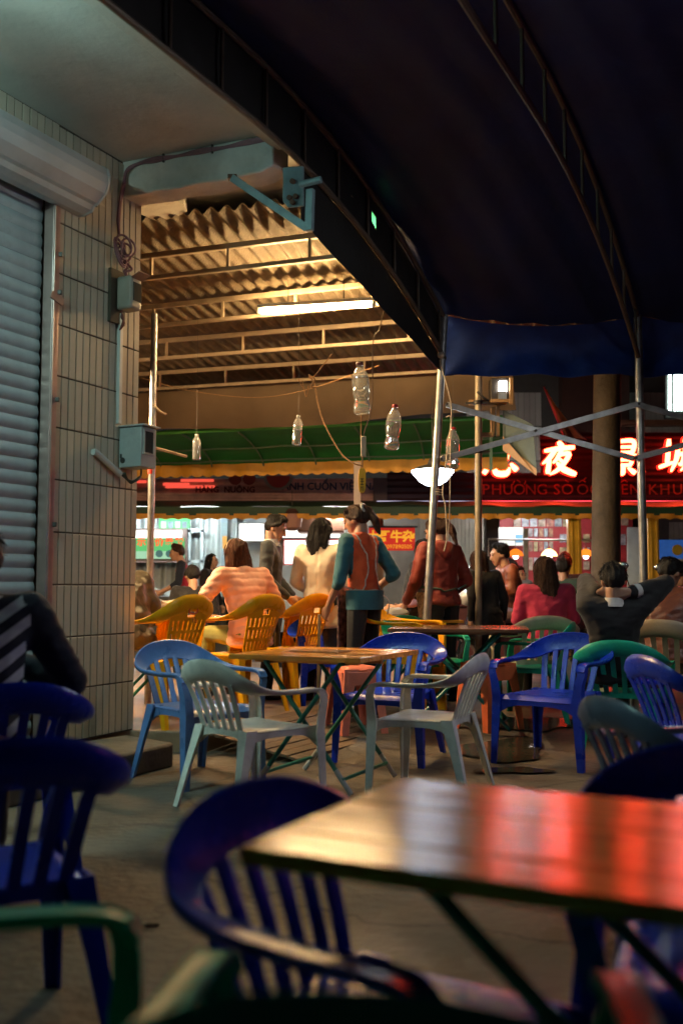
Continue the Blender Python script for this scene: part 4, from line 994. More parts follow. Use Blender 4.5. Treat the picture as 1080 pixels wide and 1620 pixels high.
chair(.62, 9.6, 60, p_green, 'green plastic chair half hidden beside the plastic food bag')
chair(-.10, 9.3, 150, p_blue, 'small far blue chair beside the beige coat')
chair(-.12, 8.75, 165, p_blue, 'small far blue chair just behind the last yellow chair')
chair(.09, 1.75, 126, p_blue, 'blurred blue chair under the left corner of the near table')
chair(-.93, 2.60, -34, p_blue, 'blurred blue chair with its back to the camera before the striped jacket', 1.03)
chair(-.54, 1.37, 82, p_green, 'blurred green chair arm in the bottom corner below the big blue chair')
chair(.07, 1.262, 8, p_green, 'green chair back cut by the bottom edge of the frame')
chair(.77, 1.98, 195, p_blue, 'blue chair rim rising behind the far edge of the near table', 1.02)
chair(-1.35, 3.95, -30, p_blue, 'blue chair under the person in the striped jacket', 1.03)
chair(.78, .98, 280, p_blue, 'dark blue chair seat showing under the near table', 1.0)
# yellow restaurant chairs
G_Y = 'yellow plastic armchairs with perforated backs'
yp = thing('plastic_chair', 'yellow armchair with number 12 on its back beside the tiled wall', 'chair', (-1.36, 7.42, .162), -R(-58), G_Y); yp.scale = (1.05, 1.05, 1.10)
chair_parts(yp, p_yellow, 'panel')
dup(yp, (-.86, 8.1, .162), -R(-56), 'yellow armchair that the woman in the orange jacket sits on', G_Y)
dup(yp, (-.47, 8.75, .162), -R(-54), 'empty yellow armchair right of the orange jacket', G_Y)
y4 = dup(yp, (.52, 8.35, .12), -R(112), 'yellow armchair behind the vendor, facing the reddish table', G_Y)
num = text('12', .055, mat('number_brown', (.22, .06, .015), .6), 'number', yp, (0, 0, 0), ex=.001)
num.location = (.01, -.323, .685); num.rotation_euler = (R(80), 0, 0)
b = MB()
for k in range(24): pass
b.tube([V(.0 + .043 * math.copysign(abs(math.cos(t)) ** .6, math.cos(t)), -.326, .752 + .022 * math.copysign(abs(math.sin(t)) ** .6, math.sin(t))) for t in [k * math.pi / 12 for k in range(24)]], .005, 6, closed=True)
b.build('grip_edge', mat('grip_red', (.55, .06, .02), .5), yp)

# stools
def stool_parts(root, m):
    b = MB(); b.sheet(14, 14, lambda u, v: V((u * 2 - 1) * .15 * (1 - .08 * (v * 2 - 1) ** 4), (v * 2 - 1) * .15 * (1 - .08 * (u * 2 - 1) ** 4), .50 - .03 * max(abs(u * 2 - 1), abs(v * 2 - 1)) ** 8), .012, lambda i, j: not (i in (6, 7) and j in (6, 7)))
    b.build('seat', m, root, angle=40)
    for sx in (1, -1):
        for sy in (1, -1): lplate([(sx * .19, sy * .19, 0), (sx * .165, sy * .165, .30), (sx * .148, sy * .148, .48)], [.055, .075, .12], -sx, -sy).build('leg', m, root, angle=40)
    for sx, sy in ((1, 0), (-1, 0), (0, 1), (0, -1)):
        b = MB(); c = V(sx * .155, sy * .155, .41); b.box(c, (.012 if sx else .25, .012 if sy else .25, .10)); b.build('skirt', m, root, smooth=False, bevel=.004)
st = thing('plastic_stool', 'salmon pink plastic stool behind the dark blue chair', 'stool', (.10, 7.65, gz(0, 7.65)), R(24), 'plastic stools'); stool_parts(st, p_salmon)
bpy.context.view_layer.update()
dup(st, (1.13, 7.75, gz(0, 7.75)), R(35), 'orange plastic stool under the reddish table', 'plastic stools', p_orange, (1, 1, 1.05))

# folding tables
def table_parts(root, L, Wd, zt, m, legm, planks=5, foot=True, th=.028, across=False):
    fr = MB(); fr.box((0, 0, zt - th - .016), (L * .86, .03, .03)); fr.box((0, Wd * .3, zt - th - .012), (L * .8, .03, .022)); fr.box((0, -Wd * .3, zt - th - .012), (L * .8, .03, .022)); tt = fr.build('tabletop', m, root, smooth=False)
    for k in range(planks):
        y = (-.5 + (k + .5) / planks) * Wd; pw = Wd / planks - .0015
        b = MB(); b.box((0, y, zt - th / 2 + (.0006 if k % 2 else 0)), (L, pw, th)); b.build('plank', m, tt, smooth=False, bevel=.003)
    for sy in (-1, 1):
        y0 = sy * Wd * .36
        for sx in (-1, 1):
            yy = y0 + sx * .012; a = V(sx * L * .36, yy, .015); e = V(-sx * L * .30, yy, zt - th - .01)
            b = MB(); b.tube([a, e], .0135, 10); lg = b.build('leg', legm, root)
            if foot: bb = MB(); bb.tube([a - (e - a) * .004, lerp(a, e, .17)], .0155, 10); bb.build('foot_sleeve', foot_white, lg)
    for sx in (-1, 1):
        b = MB(); b.tube([V(sx * L * .30, -Wd * .36, .09), V(sx * L * .30, Wd * .36, .09)], .011, 8); b.build('stretcher', legm, root)
        b = MB(); b.tube([V(sx * L * .29, -Wd * .36, zt - th - .02), V(sx * L * .29, Wd * .36, zt - th - .02)], .011, 8); b.build('stretcher', legm, root)
ZT = .77
ra = math.atan2(B2.y, B2.x)
Lc = V(-.15, 1.50, 0); lenb, wida = 1.25, .60
nt_ = thing('folding_table', 'big blurred varnished wooden table in the foreground with red reflections', 'table', Lc + B2 * lenb / 2 + A2 * wida / 2, ra, 'folding wooden tables')
table_parts(nt_, lenb, wida, ZT, wood_top, green_leg, 5)
nc = V(.10, 5.42, 0); sd_ = .84
mt = thing('folding_table', 'wooden folding table with green crossed legs between the white chairs', 'table', nc + A2 * sd_ / 2 - B2 * sd_ / 2, ra, 'folding wooden tables')
table_parts(mt, sd_, sd_, ZT, wood_top, green_leg, 6)
g2 = gz(0, 7.8)
rt = thing('folding_table', 'dark reddish table reflecting the neon, at the foot of the tilted post', 'table', V(.92, 7.85, g2), R(-8), 'folding wooden tables')
table_parts(rt, 1.05, .8, ZT, wood_far, green_leg, 5, foot=False)
ft_ = thing('folding_table', 'far dining table with a food bag behind the vendor', 'table', V(.62, 9.35, .12), R(6), 'folding wooden tables'); table_parts(ft_, .9, .7, .74, wood_top, green_leg, 5, foot=False)
lt = thing('folding_table', 'dining table beyond the yellow chairs', 'table', V(-1.55, 8.85, .16), R(15), 'folding wooden tables'); table_parts(lt, 1.0, .8, .74, wood_top, green_leg, 5, foot=False)
# things on the tables
mc = V(-.12, 6.0, ZT + .002); tag(MB().prism([mc + B2 * x + A2 * y for x, y in ((-.16, -.1), (.16, -.1), (.16, .1), (-.16, .1))], (0, 0, .006)).build('menu_card', mat('menu_laminate', (.42, .26, .15), .15, var=.4, vs=12), smooth=False), 'flat laminated menu card lying on the middle wooden table', 'menu card')
b = MB()
def bagf(cx, cy, cz, rx, ry, rz, seed):
    b = MB(); n, m = 18, 12; r0 = random.Random(seed); o = r0.random() * 50
    rings = []
    for j in range(m + 1):
        t = max(.05, min(math.pi - .05, math.pi * j / m)); ring = []
        for k in range(n):
            a = k * 2 * math.pi / n; d = V(math.sin(t) * math.cos(a), math.sin(t) * math.sin(a), -math.cos(t)); q = 1 + .22 * noise.noise(d * 2.2 + V(o, 0, 0)) + .08 * noise.noise(d * 6 + V(o, 3, 0))
            ring.append(V(cx + d.x * rx * q, cy + d.y * ry * q, max(cz, cz + rz + d.z * rz * q)))
        rings.append(ring)
    return b.rings(rings)
tag(bagf(.50, 9.2, .862, .11, .09, .055, 1).build('food_bag', mat('bag_white', (.45, .44, .42), .4, var=.15), angle=70), 'crumpled white plastic bag on the far dining table behind the vendor', 'bag')
tag(bagf(-1.50, 8.75, .902, .20, .12, .07, 2).build('handbag', mat('bag_tan', (.30, .20, .14), .7, var=.2), angle=70), 'tan handbag on the table beside the yellow chair numbered 12', 'bag')
hb = [o for o in bpy.data.objects if o.name == 'handbag'][0]
b = MB(); pts = [V(-1.62 + .03 * k, 8.66 + .008 * math.sin(k), 1.03 + .012 * math.sin(k * 1.3)) for k in range(12)]; b.tube(catmull(pts, 3), .012, 6); b.build('strap', mat('chain', (.4, .33, .22), .35, metal=.6, var=.4, vs=60), hb)
tag(MB().lathe([(.05, 0), (.075, .03), (.08, .07), (.074, .07), (.06, .02)], 16, (.86, 9.15, .862)).build('bowl', mat('bowl_white', (.6, .58, .54), .3), angle=40), 'small white bowl on the far dining table by the maroon jacket', 'bowl')

# ================================================================== HANGING BOTTLES, ROPES
pet = bpy.data.materials.new('pet_plastic'); pet.use_nodes = True
_n = pet.node_tree.nodes; _l = pet.node_tree.links; _p = _n['Principled BSDF']
_tr = _n.new('ShaderNodeBsdfTransparent'); _tr.inputs[0].default_value = (.95, .96, .95, 1); _gl = _n.new('ShaderNodeBsdfGlossy'); _gl.inputs['Roughness'].default_value = .06
_lw = _n.new('ShaderNodeLayerWeight'); _lw.inputs[0].default_value = .42; _mx = _n.new('ShaderNodeMixShader')
_l.new(_lw.outputs['Facing'], _mx.inputs[0]); _l.new(_tr.outputs[0], _mx.inputs[1]); _l.new(_gl.outputs[0], _mx.inputs[2]); _n.remove(_p); _df = _n.new('ShaderNodeBsdfTranslucent'); _df.inputs[0].default_value = (.9, .9, .86, 1); _d2 = _n.new('ShaderNodeBsdfDiffuse'); _d2.inputs[0].default_value = (.9, .9, .86, 1); _ad = _n.new('ShaderNodeMixShader'); _l.new(_df.outputs[0], _ad.inputs[1]); _l.new(_d2.outputs[0], _ad.inputs[2]); _m2 = _n.new('ShaderNodeMixShader'); _m2.inputs[0].default_value = .16; _l.new(_mx.outputs[0], _m2.inputs[1]); _l.new(_ad.outputs[0], _m2.inputs[2]); _l.new(_m2.outputs[0], _n['Material Output'].inputs[0])
wat = mat('water', (.92, .95, .95), .02, trans=1, ior=1.33, var=0)
line_m = mat('fishing_line', (.06, .05, .04), .6, var=0)
def bottle(px, y0, y1, Y, label, capm, big=True, water=.55, wob=0, ctop=None):
    p0 = W(px, y1, Y); p1 = W(px, y0, Y); h = p1.z - p0.z
    t = thing('water_bottle', label, 'bottle', p0, group='water bottles hung on lines'); r = h * (.165 if big else .16)
    prof = [(.25, .0), (.7, .005), (.92, .03), (1.0, .08), (1.0, .16), (.86, .23), (.80, .27), (.88, .33), (1.0, .42), (1.0, .60), (.97, .68), (.80, .78), (.52, .86), (.33, .90), (.30, .93), (.36, .935), (.36, .945), (.28, .95)] if big else \
           [(.4, 0), (.9, .01), (1, .05), (.93, .11), (1, .16), (.93, .22), (1, .28), (.93, .34), (1, .40), (.93, .46), (1, .52), (.93, .58), (1, .64), (.95, .72), (.7, .82), (.42, .89), (.38, .95)]
    th = math.radians(wob); M = Matrix.Rotation(th, 3, 'Y')
    def tr(b):
        for i, v in enumerate(b.v): b.v[i] = M @ (v - V(0, 0, h)) + V(0, 0, h)
        return b
    n = 24; rg = []
    for rr, z in prof:
        ring = []
        for k in range(n):
            a = k * 2 * math.pi / n; q = 1.0
            if z < .06: q = 1 - .10 * (1 + math.cos(5 * a)) * (1 - z / .06)
            ring.append(V(r * rr * q * math.cos(a), r * rr * q * math.sin(a), z * h))
        rg.append(ring)
    tr(MB().rings(rg, cap=True)).build('shell', pet, t, angle=50)
    wr = []
    for rr, z in prof:
        if z > water: break
        wr.append([V(r * rr * .95 * math.cos(k * 2 * math.pi / n), r * rr * .95 * math.sin(k * 2 * math.pi / n), max(.006, z) * h) for k in range(n)])
    wr.append([V(wr[-1][k].x, wr[-1][k].y, water * h) for k in range(n)]); tr(MB().rings(wr)).build('water', wat, t, angle=50)
    tr(MB().lathe([(r * .40, .935 * h), (r * .42, .94 * h), (r * .42, .99 * h), (r * .36, h)], 16)).build('cap', capm, t, angle=40)
    MB().tube([V(0, 0, h * .99), V(0, 0, (RZ - .05 if ctop is None else ctop) - p0.z)], .0012, 4).build('line', line_m, t)
    return t
capr = mat('cap_red_plastic', (.35, .02, .015), .4); capw = mat('cap_white', (.6, .58, .52), .4); capd = mat('cap_darkred', (.10, .015, .012), .45)
bottle(568.5, 573, 656, 8.0, 'largest hanging water bottle with dark red cap, below the tube light', capd, water=.72, wob=-3)
bottle(625, 640, 712, 8.2, 'hanging water bottle with red cap in front of the green awning', capr, water=.62, wob=5)
bottle(717, 676, 742, 8.95, 'hanging water bottle with red cap behind the crossed steel bars', capr, water=.7, wob=2)
bottle(472, 657, 704, 8.4, 'small ribbed hanging bottle left of the rope', capw, big=False, water=.5, wob=4)
bottle(311, 687, 728, 9.0, 'small ribbed hanging bottle nearest the shed post', capw, big=False, water=.55)
hemp = mat('hemp_rope', (.24, .13, .055), .9, var=.25, vs=50)
rp = thing('hemp_rope', 'brown rope looping from the purlin down to the yellow tag', 'rope', W(570, 742, 8.2))
b = MB(); b.tube(catmull([W(488, 596, 8.4), W(497, 606, 8.4), W(503, 640, 8.35), W(515, 675, 8.3), (W(540, 718, 8.25)), W(560, 733, 8.2), W(573, 737, 8.2)], 6), .0065, 7); b.build('strand', hemp, rp, world=True)
b = MB(); b.tube(catmull([W(472, 600, 8.4), W(480, 615, 8.4), W(478, 602, 8.4), W(484, 628, 8.4), W(488, 610, 8.4)], 6), .005, 6); b.build('strand', hemp, rp, world=True)
b = MB(); b.tube(catmull([W(525, 560, 8.3), W(500, 592, 8.4), W(492, 600, 8.4)], 5), .004, 6); b.build('strand', hemp, rp, world=True)
b = MB(); b.tube(catmull([W(488, 594, 8.38), W(498, 600, 8.38), W(492, 612, 8.38), W(500, 612, 8.38)], 5), .008, 7); b.build('knot', hemp, rp, world=True)
wr_ = thing('slack_wire', 'thin slack wire drooping across the brown tarpaulin', 'wire', W(400, 630, 10.2))
b = MB(); b.tube(catmull([W(225, 598, 10.4), W(300, 618, 10.3), W(400, 629, 10.2), W(480, 618, 9.6), W(570, 588, 9.2), W(600, 578, 9.2)], 8), .0032, 5); b.build('strand', hemp, wr_, world=True)
sw = thing('pull_switch', 'lamp cord with a pale switch and a yellow paddle tag', 'switch', W(572, 778, 8.2))
b = MB(); b.tube(catmull([W(612, 470, 8.4), W(600, 520, 8.3), W(590, 540, 8.25), W(589, 620, 8.22), W(584, 660, 8.2), W(575, 688, 8.2), W(573, 740, 8.2)], 6), .006, 6); b.build('cord', mat('cord_brown', (.14, .09, .055), .7), sw, world=True)
b = MB(); b.tube(catmull([W(571, 656, 8.2), W(571, 690, 8.2), W(573, 740, 8.2)], 6), .005, 6); b.build('cord', hemp, sw, world=True)
b = MB(); b.tube(catmull([W(640, 480, 8.5), W(632, 496, 8.5), W(618, 490, 8.5), W(612, 470, 8.5)], 6), .005, 6); b.build('cord', mat('cord_brown', (0, 0, 0)), sw, world=True)
b = MB(); wrect(b, 570.5, 690, 579, 722, 8.18, .03); b.build('switch_body', mat('switch_cream', (.42, .36, .26), .5), sw, world=True, bevel=.006)
c = W(572.5, 760, 8.19); b = MB(); hw, hh = .032, .105
b.prism([V(c.x + hw * math.copysign(abs(math.cos(t)) ** .55, math.cos(t)), c.y, c.z + hh * math.copysign(abs(math.sin(t)) ** .8, math.sin(t))) for t in [k * math.pi / 12 for k in range(24)]], (0, .012, 0)); tg = b.build('paddle_tag', mat('tag_yellow', (.72, .40, .03), .5), sw, world=True, bevel=.003)
inkb = mat('ink_black', (.03, .02, .01), .6, var=0)
for (x0, y0, x1, y1) in ((570, 757, 575, 758.2), (570, 761, 575.5, 762), (572.2, 757, 573, 766), (570, 766, 575, 767.2), (569.8, 770, 575.5, 771), (571, 770, 572, 776), (574, 772, 575, 777)):
    panel('mark', inkb, tg, x0, y0, x1, y1, 8.186, .004)

# ================================================================== PEOPLE
_ico = bmesh.new(); bmesh.ops.create_icosphere(_ico, subdivisions=2, radius=1); ICO = [v.co.copy() for v in _ico.verts]; _ico.free()
def e3(r): return r if hasattr(r, '__len__') else (r, r, r)
def blob(name, prims, mats, parent=None, voxel=.012, smooth=4, disp=None):
    """prims: (material index, [(centre, radius or radii, optional rotation)...]) -> one continuous skin"""
    bm = bmesh.new()
    for mi, els in prims:
        t = bmesh.new()
        for el in els:
            c = V(*el[0]); r = e3(el[1]); M = el[2] if len(el) > 2 else None
            for q in ICO:
                w = V(q.x * r[0], q.y * r[1], q.z * r[2])
                t.verts.new(c + (M @ w if M else w))
        h = bmesh.ops.convex_hull(t, input=t.verts[:])
        junk = [g for g in set(h['geom_interior']) | set(h['geom_unused']) if isinstance(g, bmesh.types.BMVert)]
        bmesh.ops.delete(t, geom=junk, context='VERTS')
        tm_ = bpy.data.meshes.new('x'); t.to_mesh(tm_); t.free(); bm.from_mesh(tm_); bpy.data.meshes.remove(tm_)
    me = bpy.data.meshes.new('x'); bm.to_mesh(me); bm.free()
    o = bpy.data.objects.new('x', me); COL.objects.link(o)
    rm = o.modifiers.new('r', 'REMESH'); rm.mode = 'VOXEL'; rm.voxel_size = voxel; rm.adaptivity = 0
    s_ = o.modifiers.new('s', 'SMOOTH'); s_.factor = .5; s_.iterations = smooth
    dg = bpy.context.evaluated_depsgraph_get(); out = bpy.data.meshes.new_from_object(o.evaluated_get(dg)); clear_scene_temp(o)
    n = len(out.vertices); co = np.empty(n * 3); out.vertices.foreach_get('co', co); co = co.reshape(-1, 3)
    if disp:
        nr = np.empty(n * 3); out.vertices.foreach_get('normal', nr); nr = nr.reshape(-1, 3)
        d = np.array([disp(Vector(c)) for c in co]); co = co + nr * d[:, None]; out.vertices.foreach_set('co', co.ravel()); out.update()
    out.materials.clear()
    for m in mats: out.materials.append(m)
    if len(mats) > 1:
        fc_ = np.empty(len(out.polygons) * 3); out.polygons.foreach_get('center', fc_); fc_ = fc_.reshape(-1, 3)
        best = np.full(len(fc_), 1e9); idx = np.zeros(len(fc_), int)
        for mi, els in prims:
            pr = list(zip(els[:-1], els[1:])) if len(els) > 1 else [(els[0], els[0])]
            for a, b_ in pr:
                ca, cb_ = np.array(a[0], float), np.array(b_[0], float); ra, rb_ = np.mean(e3(a[1])), np.mean(e3(b_[1]))
                ab = cb_ - ca; L2 = ab @ ab
                t = np.clip(((fc_ - ca) @ ab) / L2, 0, 1) if L2 > 1e-12 else np.zeros(len(fc_))
                dd = np.linalg.norm(fc_ - (ca + t[:, None] * ab), axis=1) - (ra + t * (rb_ - ra))
                k = dd < best; best[k] = dd[k]; idx[k] = mi
        out.polygons.foreach_set('material_index', idx.astype(np.int32))
    out.shade_smooth()
    ob = bpy.data.objects.new(name, out); out.name = name; COL.objects.link(ob)
    if parent: ob.parent = parent
    return ob
def snap(o, pts, off=.006):
    r = []
    for p in pts:
        ok, c, n, _ = o.closest_point_on_mesh(Vector(p)); r.append(c + n * off if ok else Vector(p))
    return r
STAND = dict(hip=(0, 0, .94), waist=(0, .005, 1.06), chest=(0, .0, 1.24), neck=(0, -.015, 1.42), head=(0, .02, 1.555),
             shL=(-.175, -.01, 1.375), shR=(.175, -.01, 1.375), elL=(-.225, -.03, 1.11), elR=(.225, -.03, 1.11), wrL=(-.23, .07, .88), wrR=(.23, .07, .88),
             knL=(-.095, .03, .50), knR=(.095, .03, .50), anL=(-.095, -.02, .09), anR=(.095, -.02, .09))
SIT = dict(hip=(0, 0, .52), waist=(0, -.005, .64), chest=(0, .0, .83), neck=(0, .0, 1.01), head=(0, .035, 1.145),
           shL=(-.18, 0, .965), shR=(.18, 0, .965), elL=(-.24, .05, .72), elR=(.24, .05, .72), wrL=(-.17, .26, .70), wrR=(.17, .26, .70),
           knL=(-.12, .42, .50), knR=(.12, .42, .50), anL=(-.12, .40, .09), anR=(.12, .40, .09))
def person(label, loc, look, base=STAND, k=1.0, lean=0, head=(0, 0), J=None, top=None, pants=trouser, hair='short', hairm=hair_k, voxel=.010,
           coat=.0, bulk=1.0, skinm=skin, sleeve=1.0, hands=None, name='person', topmats=None, topname='jacket', disp=None, collar=None, topsplit=None, hold=None):
    P = {a: V(*b) for a, b in base.items()}
    if J:
        for a, b_ in J.items():
            if not a.startswith('wr') and not a.startswith('el') : P[a] = V(*b_)
    M = Matrix.Rotation(-R(lean), 3, 'X'); hp_ = P['hip'].copy()
    for a in ('waist', 'chest', 'neck', 'head', 'shL', 'shR', 'elL', 'elR', 'wrL', 'wrR'): P[a] = hp_ + M @ (P[a] - hp_)
    if J:
        for a, b_ in J.items():
            if a.startswith('wr') or a.startswith('el'): P[a] = V(*b_)
    HM = Matrix.Rotation(R(head[0]), 3, 'Z') @ Matrix.Rotation(-R(head[1]), 3, 'X')
    Hc = P['head']; h = lambda x, y, z: tuple(Hc + HM @ V(x, y, z))
    pr = []
    pr.append((0, [(h(0, -.012, .022), (.074, .090, .092), HM)]))
    pr.append((0, [(h(0, .03, -.01), (.064, .058, .07), HM), (h(0, .058, -.088), (.026, .024, .022), HM)]))
    pr.append((0, [(h(0, .084, .012), .010), (h(0, .103, -.026), .0125)]))
    pr.append((0, [(h(-.04, .066, .03), .016), (h(.04, .066, .03), .016)]))
    for sx in (-1, 1): pr.append((0, [(h(sx * .074, -.012, -.008), (.011, .022, .031), HM)]))
    pr.append((3, [(h(-.016, .083, -.060), (.010, .010, .008)), (h(.016, .083, -.060), (.010, .010, .008))]))
    pr.append((0, [(h(0, -.03, -.06), .050), (tuple(P['neck']), .056), (tuple(lerp(P['neck'], P['chest'], .25)), .06)]))
    # torso core (under the clothes) and legs
    pr.append((1, [(tuple(P['hip']), (.15, .105, .10)), (tuple(P['waist']), (.125, .09, .08))]))
    pr.append((1, [(tuple(P['waist']), (.12, .085, .08)), (tuple(P['chest']), (.13, .09, .11))]))
    for s_ in 'LR':
        sx = -1 if s_ == 'L' else 1; hj = P['hip'] + V(sx * .085, 0, -.03)
        pr.append((1, [(tuple(hj), .09), (tuple(P['kn' + s_]), .062)])); pr.append((1, [(tuple(P['kn' + s_]), .060), (tuple(P['an' + s_]), .045)]))
        an = P['an' + s_]; pr.append((2, [(tuple(an + V(0, -.02, -.045)), (.038, .045, .04)), (tuple(an + V(0, .13, -.06)), (.04, .05, .028))]))
        # arm and hand
        el, wr, sh = P['el' + s_], P['wr' + s_], P['sh' + s_]
        pr.append((0, [(tuple(lerp(sh, el, .5)), .042), (tuple(el), .038)])); pr.append((0, [(tuple(el), .037), (tuple(wr), .026)]))
        d = (wr - el).normalized(); hd = (hands or {}).get(s_, None)
        if hd: d = V(*hd[0]).normalized(); pn = V(*hd[1]).normalized()
        else: pn = V(-sx, .0, -.2); pn = (pn - d * pn.dot(d)).normalized()
        sd = d.cross(pn).normalized()
        if sd.y < 0 and not hd: sd = -sd
        kn = wr + d * .085
        pr.append((0, [(tuple(wr), .025), (tuple(wr + d * .035 + sd * .015), .021), (tuple(kn + sd * .026), .0135), (tuple(kn - sd * .026), .0135), (tuple(wr + d * .035 - sd * .018), .02)]))
        for f in range(4):
            b0 = kn + sd * (.030 - f * .020); ln = (.062, .070, .066, .05)[f]; m1 = b0 + d * ln * .55 + pn * ln * .22; m2 = m1 + d * ln * .25 + pn * ln * .45
            pr.append((0, [(tuple(b0), .0098), (tuple(m1), .009)])); pr.append((0, [(tuple(m1), .009), (tuple(m2), .0078)]))
        tb = wr + d * .03 + sd * .028; t1_ = tb + d * .035 + sd * .026 + pn * .012; t2_ = t1_ + d * .03 + pn * .012
        pr.append((0, [(tuple(tb), .0125), (tuple(t1_), .0105)])); pr.append((0, [(tuple(t1_), .0105), (tuple(t2_), .0085)]))
    body = blob(name, pr, [skinm, pants, shoe, lip], None, voxel, 3)
    tag(body, label, 'person', 'people at the night market')
    for sx in (-1, 1):
        b = MB(); b.ball((0, 0, 0), (.013, .007, .0065), 8, 6); o = b.build('eye', eye_m, body); o.location = h(sx * .030, .083, .010); o.rotation_euler = HM.to_euler()
        b = MB(); b.tube([V(-.016, 0, -.003), V(0, .004, .002), V(.014, 0, -.002)], .0042, 5); o = b.build('eyebrow', hairm, body); o.location = h(sx * .031, .086, .031); o.rotation_euler = HM.to_euler()
    # upper garment
    if top:
        w = bulk; tr = []
        hem = P['hip'] + V(0, 0, -.02 - coat); mi = lambda i: (topsplit or {}).get(i, 0)
        tr.append((mi('t'), [(tuple(hem), (.168 * w + coat * .12, .118 * w + coat * .10, .035)), (tuple(P['waist'] + V(0, 0, -.02)), (.142 * w, .105 * w, .06))]))
        tr.append((mi('t'), [(tuple(P['waist']), (.140 * w, .104 * w, .07)), (tuple(P['chest']), (.158 * w, .112 * w, .11))]))
        tr.append((mi('t'), [(tuple(P['chest']), (.158 * w, .112 * w, .10)), (tuple(P['shL'] + V(.02, 0, -.01)), .068 * w), (tuple(P['shR'] + V(-.02, 0, -.01)), .068 * w), (tuple(P['neck'] + V(0, -.01, -.055)), .062)]))
        for s_ in 'LR':
            el, wr, sh = P['el' + s_], P['wr' + s_], P['sh' + s_]
            tr.append((mi('s'), [(tuple(sh), .068 * w), (tuple(el), .054 * w)]))
            if sleeve > 0: tr.append((mi('s'), [(tuple(el), .054 * w), (tuple(lerp(el, wr, .93 * sleeve)), .040 * w)]))
        if collar: tr.append((mi('c'), [(tuple(P['neck'] + V(-.0, .0, .0)), (.078, .078, collar)), (tuple(P['neck'] + V(0, 0, -.06)), (.10, .09, .03))]))
        if disp is None:
            sd0 = rnd.random() * 40
            disp = (lambda c: .006 * noise.noise(V(c.x * 15, c.y * 15, c.z * 3.5) + V(sd0, 0, 0)) + .005 * noise.noise(V((c.x + c.z) * 9, c.y * 8, (c.z - c.x) * 17)) - .007 * math.exp(-(c.x / .007) ** 2)) if coat > .1 else (lambda c: .004 * noise.noise(c * 6 + V(sd0, 0, 0)) + .008 * (.3 - abs(noise.noise(V((c.x + c.z * .6) * 8, c.y * 8, (c.z - c.x * .5) * 17) + V(0, sd0, 0)))) + .004 * noise.noise(V(c.x * 12, c.y * 12, c.z * 40)))
        blob(topname, tr, topmats or [top], body, max(voxel, .012), 11, disp)
    # hair
    hr = []
    if hair:
        hr.append((0, [(h(0, -.028, .036), (.081, .089, .084), HM), (h(0, -.055, -.005), (.072, .062, .06), HM)]))
        hr.append((0, [(h(-.048, .030, .082), .018), (h(.048, .030, .082), .018), (h(0, -.01, .098), .034)]))
        if hair in ('long', 'lob'):
            ln = .36 if hair == 'long' else .20
            for sx in (-1, 1): hr.append((0, [(h(sx * .066, .02, .03), .028), (h(sx * .078, -.02, -.06), .03), (tuple(Hc + HM @ V(sx * .07, -.03, 0) + V(0, -.03, -ln * .75)), .03)]))
            hr.append((0, [(h(0, -.06, .02), (.078, .05, .06)), (tuple(Hc + HM @ V(0, -.08, 0) + V(0, -.02, -ln * .6)), (.09, .04, .08)), (tuple(Hc + HM @ V(0, -.08, 0) + V(0, -.03, -ln)), (.055, .03, .05))]))
        if hair == 'pony':
            hr.append((0, [(h(0, -.10, .055), .032), (h(.0, -.135, .03), .030)])); hr.append((0, [(h(0, -.13, .035), .034), (h(.0, -.155, -.06), .036)])); hr.append((0, [(h(0, -.155, -.06), .036), (h(0, -.15, -.18), .014)]))
            for sx in (-1, 1): hr.append((0, [(h(sx * .066, .03, .04), .022), (h(sx * .074, -.03, .0), .024)]))
        if hair == 'short':
            for sx in (-1, 1): hr.append((0, [(h(sx * .070, .025, .05), .018), (h(sx * .074, -.02, .01), .020)]))
            hr.append((0, [(h(-.035, .045, .100), .014), (h(.04, .042, .100), .015), (h(0, .01, .115), .024)]))
        sd1 = rnd.random() * 30
        blob('hair', hr, [hairm], body, max(voxel, .009), 2, lambda c: .009 * noise.noise(V(c.x * 40, c.y * 40, c.z * 8) + V(sd1, 0, 0)) + .005 * noise.noise(c * 34))
        if voxel < .0125:
            bpy.context.view_layer.update(); ho_ = [o for o in bpy.data.objects if o.parent == body and o.name.startswith('hair')][0]
            rs_ = random.Random(len(label)); sb = MB(); down = {'long': .36, 'lob': .20, 'pony': .0, 'short': .0}[hair]
            for q in range(90):
                az = rs_.uniform(-2.7, 2.7) if down else rs_.uniform(0, 6.28); el0 = rs_.uniform(.1, 1.1); pts = []
                for j in range(6):
                    t = j / 5; el = el0 + t * (1.0 if down else .55); rr = .13
                    p_ = Hc + HM @ V(rr * math.sin(el) * math.sin(az), -.02 - rr * math.sin(el) * math.cos(az), .03 + rr * math.cos(el))
                    if down and t > .5 and math.cos(az) > -.3: p_ = p_ + V(0, -.01, -down * (t - .5) * 1.9 * rs_.uniform(.85, 1.12))
                    ok, c_, n_, _ = ho_.closest_point_on_mesh(p_); pts.append(c_ + n_ * (.002 + .010 * t * rs_.random()))
                if hair == 'short': pts[-1] = pts[-1] + (pts[-1] - Hc).normalized() * .012 * rs_.random()
                sb.tube(pts, .0034, 4, r2=.0012)
            so_ = sb.build('hair_strands', hairm, ho_); so_['kind'] = 'stuff'
    body.location = loc; body.rotation_euler = (0, 0, face(*look)); body.scale = (k,) * 3
    return body, P, h
